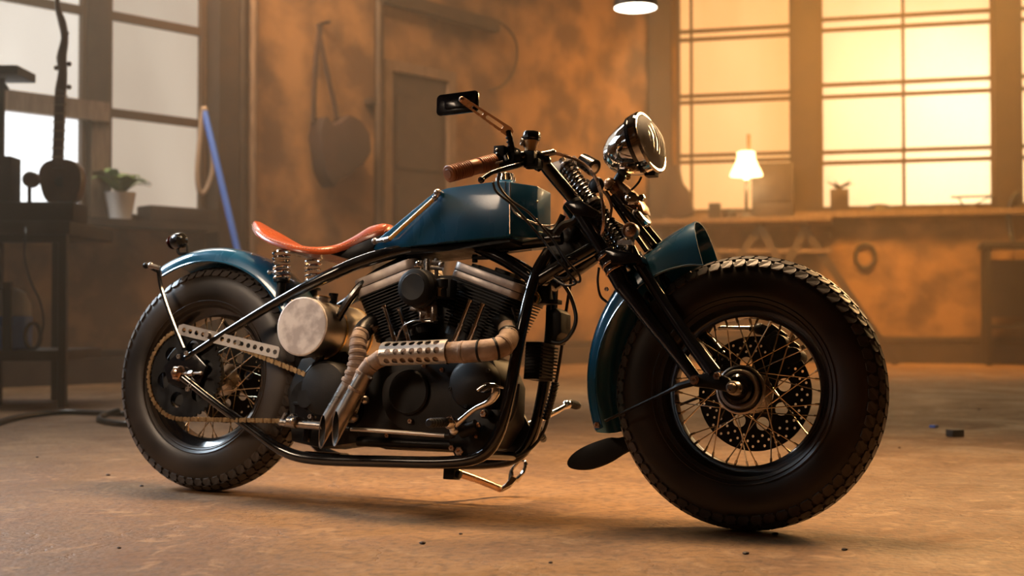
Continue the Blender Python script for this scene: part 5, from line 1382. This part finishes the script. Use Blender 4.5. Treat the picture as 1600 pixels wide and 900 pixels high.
# low case, amp box and stringed instrument on the bench
c0 = onb(62, 7.62)
low = Vector((-2.824, 7.62, 1.205)).z
thing(mk('instrument_case', box((c0.x-0.05, c0.y, (BT+low)/2), (0.58, 0.26, low-BT)), 'bag', bevel=0.015), 'low dark case lying under the stringed instrument', 'case')
bx = onb(2, 7.55)
bz = Vector((-2.99, 7.55, 1.472)).z
thing(mk('speaker_box', [box((bx.x, bx.y, (low+bz)/2), (0.16, 0.16, bz-low))], 'bag', bevel=0.008), 'dark upright box at the far left edge of the bench', 'box')
g = 7.66
GT = empty('stringed_instrument', (-2.705, 7.66, 1.209), 'brown long-necked stringed instrument standing against the left window', 'guitar')
gb = smoothpts([(-2.832, 7.66, 1.317), (-2.841, 7.66, 1.401), (-2.803, 7.66, 1.459), (-2.719, 7.66, 1.478), (-2.634, 7.66, 1.463), (-2.587, 7.66, 1.401), (-2.587, 7.66, 1.309), (-2.617, 7.66, 1.232), (-2.693, 7.66, 1.213), (-2.793, 7.66, 1.224)], 4, True)
mk('body', prism(gb, (0, 0.10, 0)), 'guitar', GT, bevel=0.012)
mk('sound_hole', cyl((-2.709, 7.658, 1.339), (-2.708, 7.655, 1.339), 0.032, 20), 'hose', GT)
mk('neck', [beam((-2.722, 7.65, 1.423), (-2.707, 7.65, 1.893), 0.062, 0.03, (0, 1, 0))], 'guitar', GT, bevel=0.004)
for i in range(8):
    mk('fret', beam(Vector((-2.749, 7.63, 1.851)).lerp((-2.758, 7.63, 1.486), i/7), Vector((-2.657, 7.63, 1.851)).lerp((-2.674, 7.63, 1.486), i/7), 0.006, 0.006), 'palewood', GT, smooth=False)
mk('headstock', [tube([(-2.707, 7.65, 1.885), (-2.696, 7.65, 2.008), (-2.704, 7.65, 2.085), (-2.686, 7.65, 2.201), (-2.702, 7.65, 2.298), (-2.73, 7.65, 2.387), (-2.731, 7.65, 2.479)], [0.034, 0.026, 0.030, 0.022, 0.024, 0.016, 0.012], 10, 4)], 'guitar', GT)
for p in ((-2.658, 7.65, 2.047), (-2.675, 7.65, 2.232), (-2.735, 7.65, 2.024), (-2.657, 7.65, 1.908)):
    mk('tuning_peg', ball(p, 0.016, 8), 'guitar', GT)
RB = mk('round_drum', [lathe([(0.040, 0), (0.048, 0.008), (0.048, 0.05), (0.040, 0.058)], (-2.871, 7.6, 1.349), (0, 1, 0), 24), lathe([(0.001, -0.002), (0.030, -0.002), (0.034, 0.002)], (-2.871, 7.6, 1.349), (0, 1, 0), 20), cyl((-2.879, 7.62, 1.305), (-2.878, 7.62, 1.205), 0.012, 10)], 'guitar')
thing(RB, 'small round gauge-like knob on a stub beside the instrument body', 'knob')
# shelf bracket at the frame edge
SB = mk('wall_shelf', [box((-3.04, 7.75, Vector((-3.093, 7.75, 2.004)).z), (0.18, 0.3, 0.055))], 'darkwood', bevel=0.004)
thing(SB, 'short dark shelf end poking in at the upper left edge', 'shelf')
mk('post', [box((-3.10, 7.75, Vector((-3.093, 7.75, 2.004)).z/2-0.014), (0.03, 0.03, Vector((-3.093, 7.75, 2.004)).z-0.028)), beam((-3.108, 7.75, 1.973), (-3.065, 7.75, 1.91), 0.02, 0.02)], 'darkmetal', SB, smooth=False) if True else None

# ---- things on the ledge of the left window
SL_ = lz
p = LA + LU*ls((-3.233, 10.383, 1.273))[0] + LN*0.10
PT = empty('potted_plant', (p.x, p.y, SL_), 'small leafy green plant in a white pot on the left window ledge', 'plant')
mk('pot', lathe([(0.085, 0), (0.122, 0.215), (0.126, 0.22), (0.112, 0.22), (0.10, 0.18)], (p.x, p.y, SL_), ZV, 28), 'white', PT)
mk('soil', cyl((p.x, p.y, SL_+0.17), (p.x, p.y, SL_+0.19), 0.092, 20), 'darkwood', PT)
rnd = random.Random(3)
for i in range(16):
    a = 2*PI*i/16+rnd.uniform(-0.2, 0.2)
    L_ = rnd.uniform(0.16, 0.28)
    up_ = rnd.uniform(0.10, 0.22)
    b0 = Vector((p.x, p.y, SL_+0.19))
    d = Vector((math.cos(a), math.sin(a), 0))
    sd = Vector((-d.y, d.x, 0))
    mids = [b0 + d*(L_*t) + UP*(up_*math.sin(t*2.2)) for t in (0, 0.3, 0.6, 0.85, 1.0)]
    wds = [0.008, 0.045, 0.055, 0.034, 0.003]
    V = []
    for q, wd in zip(mids, wds): V += [q+sd*wd, q+UP*0.004, q-sd*wd]
    F = []
    for r_ in range(4):
        F += [[r_*3, r_*3+1, r_*3+4, r_*3+3], [r_*3+1, r_*3+2, r_*3+5, r_*3+4]]
    F += [[a_ for a_ in f] for f in []]
    mk('leaf', (V, F), 'leaf', PT)
p0_, p1_ = ls((-3.099, 10.526, 1.347))[0], ls((-2.663, 10.989, 1.383))[0]
c_ = LA+LU*((p0_+p1_)/2)+LN*0.125
hz_ = Vector((-2.903, 10.734, 1.438)).z
thing(mk('wooden_crate', box((c_.x, c_.y, (SL_+hz_)/2), (p1_-p0_, 0.22, hz_-SL_), rotz(LU)), 'darkwood', bevel=0.008), 'long low dark box on the ledge beside the potted plant', 'box')

# ---- poles leaning at the right jamb of the left window
a_, b_ = Vector((-2.584, 10.708, 2.265)), Vector((-2.297, 10.473, 1.28))
dn = (b_-a_).normalized()
b_ = a_+dn*((a_.z-0.0)/-dn.z)
BP = thing(mk('blue_pole', cyl(b_, a_, 0.028, 14), 'bluep'), 'blue pole with a pale end leaning beside the left window', 'pole')
mk('end_cap', ball(a_, 0.034, 12), 'palewood', BP)
thing(mk('looped_strap', tube([(-2.597, 10.694, 2.241), (-2.613, 10.677, 2.002), (-2.629, 10.661, 1.732), (-2.611, 10.679, 1.573), (-2.568, 10.725, 1.599), (-2.526, 10.769, 1.787), (-2.544, 10.75, 2.039), (-2.584, 10.708, 2.222)], 0.020, 8, 5, closed=True), 'palewood'), 'pale strap loop hanging from the top of the blue pole', 'strap')
# ---- vertical pipes on the wall
def wallpipe(px, r, label, m='wood', off_=0.14, z0=0.0):
    s = ls(Vector((0, 0, 0)))[0] if False else px
    p = LA+LU*px+LN*off_
    o = mk('wall_pipe', [cyl((p.x, p.y, z0), (p.x, p.y, 6.9), r, 14)], m)
    mkmany('pipe_clip', [box((p.x, p.y, z)-LN*0.04, (r*3, 0.10, 0.05), rotz(LU)) if False else box(Vector((p.x, p.y, z))-LN*(off_/2-0.01), (r*3.2, off_, 0.05), rotz(LU)) for z in (1.2, 2.6, 4.0)], m, o, smooth=False)
    return thing(o, label, 'pipe')
wallpipe(ls((-1.381, 12.35, 2.357))[0], 0.045, 'dark vertical pipe on the wall between hanging bag and door', 'post')
wallpipe(ls((-2.378, 11.291, 2.2))[0], 0.04, 'pale vertical pipe nearest the hanging bag', 'wood')
wallpipe(ls((-2.461, 11.203, 2.187))[0], 0.05, 'thick brown vertical pipe beside the left window pier', 'post')

# ---- bag hanging by straps
BGc = Vector((-1.659, 11.821, 2.1))
HBG = empty('hanging_bag', BGc, 'dark leather bag hanging by long straps on the wall', 'bag')
bo = smoothpts([(-1.855, 11.701, 2.331), (-1.814, 11.744, 2.362), (-1.774, 11.787, 2.285), (-1.712, 11.852, 2.319), (-1.634, 11.935, 2.403), (-1.539, 12.036, 2.359), (-1.47, 12.11, 2.248), (-1.458, 12.122, 2.079), (-1.501, 12.076, 1.982), (-1.617, 11.953, 1.847), (-1.711, 11.854, 1.783), (-1.757, 11.805, 1.707), (-1.797, 11.762, 1.773), (-1.833, 11.724, 1.863), (-1.854, 11.702, 2.026), (-1.874, 11.68, 2.17)], 1, True)
mk('pouch', prism(bo, LN*0.20), 'bag', HBG, bevel=0.03)
mk('strap', tube([(-1.773, 11.759, 3.218), (-1.794, 11.678, 2.904), (-1.805, 11.637, 2.603), (-1.809, 11.633, 2.309)], 0.045, 8, 4, flat=0.5), 'bag', HBG)
mk('strap', tube([(-1.783, 11.748, 3.215), (-1.739, 11.737, 2.946), (-1.678, 11.772, 2.656), (-1.647, 11.805, 2.514), (-1.626, 11.828, 2.363)], 0.045, 8, 4, flat=0.5), 'bag', HBG)
mk('buckle', ball((-1.432, 12.004, 1.992), 0.05, 10), 'bag', HBG)
hk = Vector((-1.8, 11.905, 3.263))
mk('hook', [cyl(hk-LN*0.0, hk+LN*0.16, 0.015, 8)], 'darkmetal', HBG)
# sagging cable high on the wall
thing(mk('sagging_cable', tube([(-0.434, 13.283, 3.687), (-0.137, 13.584, 3.676), (0.035, 13.765, 3.523), (0.041, 13.773, 3.261), (-0.069, 13.656, 3.031), (-0.237, 13.492, 2.92)], 0.013, 8, 5), 'darkmetal'), 'dark cable looping down the wall to the right of the door', 'cable')

# ---- pendant lamp
pl = Vector((0.873, 9, 2.714))
PL = empty('pendant_lamp', pl, 'lit round pendant lamp hanging at the top of the frame', 'lamp')
mk('lamp_shade', lathe([(0.156, 0.0), (0.160, 0.004), (0.150, 0.05), (0.10, 0.13), (0.05, 0.17), (0.045, 0.24), (0.02, 0.26)], pl, ZV, 40), 'darkmetal', PL)
mk('lit_disc', lathe([(0.001, -0.004), (0.148, -0.004), (0.148, -0.001)], pl, ZV, 40), 'bulb', PL)
mk('cord', cyl(pl+UP*0.25, (pl.x, pl.y, HT), 0.008, 8), 'hose', PL)
spot('pendant_light', pl-UP*0.02, pl-UP*2, 330, (1.0, 0.80, 0.52), math.radians(85), 0.14)

# ---- trestle bench under the right windows
bt0 = rs((1.682, 15.134, 1.659))
zb = bt0[1]
sa, sb = rs((1.682, 15.134, 1.659))[0], rs((3.659, 14.614, 1.62))[0]
TB = empty('trestle_bench', CO+RU*((sa+sb)/2)+RN*0.45, 'wooden trestle bench standing under the first right window', 'bench')
mk('bench_top', box(CO+RU*((sa+sb)/2)+RN*0.48+UP*(zb-0.03), (sb-sa, 0.7, 0.06), rotz(RU)), 'wood', TB, bevel=0.006)
def leg2(p, q, w_=0.085):
    p, q = Vector(p), Vector(q)
    d = (q-p)
    q = p + d*(p.z/-d.z)
    mk('leg', beam(p, q, w_, w_*0.6, RN), 'post', TB, smooth=False)
leg2((2.845, 14.57, 1.573), (2.605, 14.581, 1.223)); leg2((2.817, 14.577, 1.573), (2.992, 14.479, 1.218))
leg2((3.34, 14.439, 1.564), (3.15, 14.438, 1.216)); leg2((3.285, 14.454, 1.565), (3.802, 14.266, 0.715))
leg2((2.213, 14.736, 1.585), (1.992, 14.742, 1.231)); leg2((2.128, 14.758, 1.586), (2.332, 14.653, 1.226))
mk('cross_brace', beam((2.029, 14.743, 1.29), (3.587, 14.333, 1.269), 0.05, 0.05), 'wood', TB, smooth=False)

def onbench(px, off_=0.45):
    s = 0
    return px
def place(P, zbase): return Vector((P[0], P[1], zbase))
zt = zb
# table lamp with glowing bell shade
lb = place((2.687, 14.653, 1.961), zt)
tl_ = Vector((2.687, 14.652, 2.145)).z
th_ = Vector((2.688, 14.652, 2.425)).z
TLm = empty('table_lamp', lb, 'small lit table lamp with a bell shade on the bench', 'lamp')
hgt = th_-tl_
mk('lamp_shade', lathe([(0.185, 0), (0.178, hgt*0.12), (0.125, hgt*0.5), (0.095, hgt*0.8), (0.105, hgt*0.95), (0.085, hgt), (0.03, hgt*1.02)], (lb.x, lb.y, tl_), ZV, 32), 'shade', TLm)
mk('chimney', cyl((lb.x+0.03, lb.y, th_), (lb.x+0.03, lb.y, th_+0.20), 0.022, 12), 'palewood', TLm)
mk('stem', [cyl((lb.x, lb.y, zt), (lb.x, lb.y, tl_+0.05), 0.018, 12), lathe([(0.11, 0), (0.11, 0.02), (0.03, 0.05), (0.02, 0.08)], lb, ZV, 24)], 'darkmetal', TLm)
mk('bulb', ball((lb.x, lb.y, tl_-0.015), 0.035, 12), 'shade', TLm)
pl2 = bpy.data.lights.new('table_lamp_light', 'POINT')
pl2.energy = 18
pl2.color = (1.0, 0.66, 0.30)
pl2.shadow_soft_size = 0.12
po = bpy.data.objects.new('table_lamp_light', pl2)
COL.objects.link(po)
po.location = (lb.x, lb.y-0.05, tl_-0.12)
def bench_box(nm, pa, pb, ytop, off_, dp, m, label, cat, bev=0.01):
    a, b = Vector(pa), Vector(pb)
    zt_ = ytop[2]
    c = (a+b)/2
    o = mk(nm, box((c.x, c.y, (zt+zt_)/2), ((b-a).length, dp, zt_-zt), rotz(RU)), m, bevel=bev)
    return thing(o, label, cat)
cb_ = bench_box('wooden_box', (2.823, 14.989, 1.994), (3.278, 14.869, 1.982), (2.996, 14.943, 2.32), 0.30, 0.22, 'darkwood', 'large brown box on the bench right of the lit lamp', 'box')  # plain brown box
mk('front_panel', box(CO+RU*((rs((2.801, 14.871, 1.982))[0]+rs((3.252, 14.752, 1.971))[0])/2)+RN*0.415+UP*(Vector((2.971, 14.826, 2.052)).z), (0.36, 0.012, 0.36), rotz(RU)), 'darkwood', cb_, bevel=0.004)
bench_box('tin', (2.302, 14.919, 1.987), (2.431, 14.885, 1.984), (2.352, 14.906, 1.851), 0.5, 0.14, 'darkmetal', 'small dark tin on the bench left of the lamp', 'tin')
q = place((2.523, 14.81, 1.976), zt)
thing(mk('jar', lathe([(0.06, 0), (0.075, 0.01), (0.075, 0.08), (0.05, 0.10), (0.05, 0.12), (0.001, 0.125)], q, ZV, 20), 'darkmetal'), 'squat dark jar between the small tin and the lamp', 'jar')
# dark leafy bundle at the first window's left edge
q = place((2.012, 15.099, 2.005), zt)
HP = thing(mk('dark_sack', [prism(smoothpts([(1.872, 15.198, 1.725), (1.858, 15.201, 2.091), (1.918, 15.186, 2.303), (1.992, 15.166, 2.301), (2.035, 15.155, 2.117), (2.108, 15.136, 2.008), (2.151, 15.124, 1.825), (2.151, 15.124, 1.719)], 3, True), RN*0.18)], 'bag', bevel=0.02), 'dark slumped sack at the left end of the bench', 'sack')
# ---- on the sill of the middle right window
def sillpt(px, off_=0.06):
    return px
qz = rz-0.005
def sp(P): return Vector((P[0], P[1], qz))
q = sp((3.833, 14.951, 1.765))
PT2 = empty('flower_pot', q, 'dark square pot with wispy plant on the sill of the middle window', 'plant')
mk('pot', [box(q+UP*0.13, (0.21, 0.16, 0.26), rotz(RU))], 'post', PT2, bevel=0.012)
for i in range(9):
    a = rnd.uniform(0, 2*PI)
    d = Vector((math.cos(a), math.sin(a)*0.4, 0))
    mk('leaf', tube([q+UP*0.25, q+UP*0.30+d*0.06, q+UP*rnd.uniform(0.27, 0.36)+d*0.19], [0.012, 0.016, 0.003], 6, 3), 'darkwood', PT2)
q = sp((4.273, 14.866, 1.758))
thing(mk('upturned_bowl', lathe([(0.15, 0), (0.145, 0.02), (0.10, 0.07), (0.001, 0.085)], q, ZV, 28), 'darkmetal'), 'upturned dark bowl on the sill of the middle window', 'bowl')
q = sp((5.286, 14.599, 1.736))
WRK = empty('wire_rack', q, 'spindly wire rack at the right end of the middle window sill', 'rack')
mk('rail', [cyl((5.039, 14.664, 1.903), (5.533, 14.534, 1.906), 0.012, 8)], 'darkmetal', WRK)
mk('wire', [tube([(5.113, 14.645, 1.901), (5.166, 14.631, 1.812), Vector((q.x-0.06, q.y+0.01, qz))], 0.009, 6, 3)], 'darkmetal', WRK)
mk('wire', [tube([(5.454, 14.555, 1.9), (5.334, 14.587, 1.837), Vector((q.x-0.08, q.y+0.01, qz))], 0.009, 6, 3)], 'darkmetal', WRK)
mk('wire', [cyl((5.507, 14.541, 1.906), sp((5.506, 14.542, 1.731)), 0.009, 6)], 'darkmetal', WRK)
# ---- steel stand at the right edge
s_ = rs((5.216, 14.049, 1.198))[0]
ztop = Vector((5.217, 14.049, 1.282)).z
MS = empty('steel_stand', CO+RU*(s_+0.45)+RN*0.5, 'dark steel stand against the wall at the right edge', 'stand')
for ds in (0, 0.95):
    for o_ in (0.28, 0.72):
        pp = CO+RU*(s_+ds)+RN*o_
        mk('leg', box((pp.x, pp.y, ztop/2), (0.06, 0.06, ztop), rotz(RU)), 'darkmetal', MS, smooth=False)
mk('stand_top', box(CO+RU*(s_+0.475)+RN*0.5+UP*(ztop+0.03), (1.08, 0.56, 0.07), rotz(RU)), 'darkmetal', MS, bevel=0.01)
mk('back_panel', box(CO+RU*(s_+0.475)+RN*0.30+UP*(ztop*0.66), (0.90, 0.03, ztop*0.5), rotz(RU)), 'darkwood', MS, smooth=False)
mk('shelf', box(CO+RU*(s_+0.475)+RN*0.5+UP*0.42, (0.92, 0.46, 0.05), rotz(RU)), 'darkmetal', MS, smooth=False)
thing(mk('drooping_hose', tube([(5.706, 14.417, 1.938), (5.639, 14.434, 1.831), (5.612, 14.441, 1.651), (5.629, 14.416, 1.446), (5.608, 14.256, 1.293)], 0.028, 8, 5), 'hose'), 'dark hose drooping from the right window onto the steel stand', 'hose')
thing(mk('wall_ring', tube([CO+RU*(rs((4.131, 14.955, 1.241))[0]+0.11*math.cos(a))+UP*(Vector((4.131, 14.955, 1.241)).z+0.14*math.sin(a))+RN*0.03 for a in [2*PI*i/12 for i in range(12)]], 0.022, 8, 3, closed=True), 'darkmetal'), 'dark ring hanging on the wall below the middle window', 'ring')

# ---- hose and crumbs on the floor
thing(mk('floor_hose', tube([off((-2.488, 6.142, 0), (0, 0, 0.014)), off((-2.53, 6.518, 0), (0, 0, 0.014)), off((-2.508, 6.81, 0), (0, 0, 0.014)), off((-2.391, 6.944, 0), (0, 0, 0.014)), off((-2.172, 6.854, 0), (0, 0, 0.014)), off((-1.975, 6.767, 0), (0, 0, 0.014)), off((-1.815, 6.439, 0), (0, 0, 0.014)), off((-1.849, 6.178, 0), (0, 0, 0.014)), off((-2.032, 6.362, 0), (0, 0, 0.014)), off((-2.127, 6.64, 0), (0, 0, 0.014)), off((-2.077, 6.767, 0), (0, 0, 0.036))], 0.016, 10, 6), 'hose'), 'black hose lying across the floor at the left', 'hose')
q = Vector((1.962, 5.683, 0))
thing(mk('rubber_block', box(q+UP*0.016, (0.062, 0.05, 0.032), Matrix.Rotation(0.3, 3, 'Z')), 'hose', bevel=0.004), 'small black block on the floor right of the front wheel', 'block')
q = Vector((2.019, 6.142, 0))
thing(mk('blue_scrap', box(q+UP*0.006, (0.03, 0.03, 0.012), Matrix.Rotation(0.7, 3, 'Z')), 'bluep', bevel=0.002), 'tiny blue scrap on the floor near the black block', 'scrap')
def stone(P, r, label):
    P = Vector(P)
    V, F = ball((P.x, P.y, P.z+r*0.4), r, 8, (1.2, 0.9, 0.55))
    rr_ = random.Random(int(P.x*999))
    V = [v+Vector((rr_.uniform(-1, 1), rr_.uniform(-1, 1), 0))*r*0.12 for v in V]
    o = mk('pebble', (V, F), 'darkwood', smooth=False)
    return thing(o, label, 'pebble', 'crumbs of grit on the floor')
for P in ((0.522, 2.871, 0), (0.639, 3.122, 0), (-0.899, 2.942, 0), (-1.349, 4.288, 0), (-1.158, 4.014, 0), (1.565, 5.185, 0), (-1.788, 4.833, 0), (0.755, 2.918, 0), (-0.209, 2.999, 0), (0.083, 2.767, 0), (2.669, 7.326, 0), (-0.125, 3.131, 0)):
    stone(P, rnd.uniform(0.004, 0.007), 'crumb of grit lying on the concrete floor')
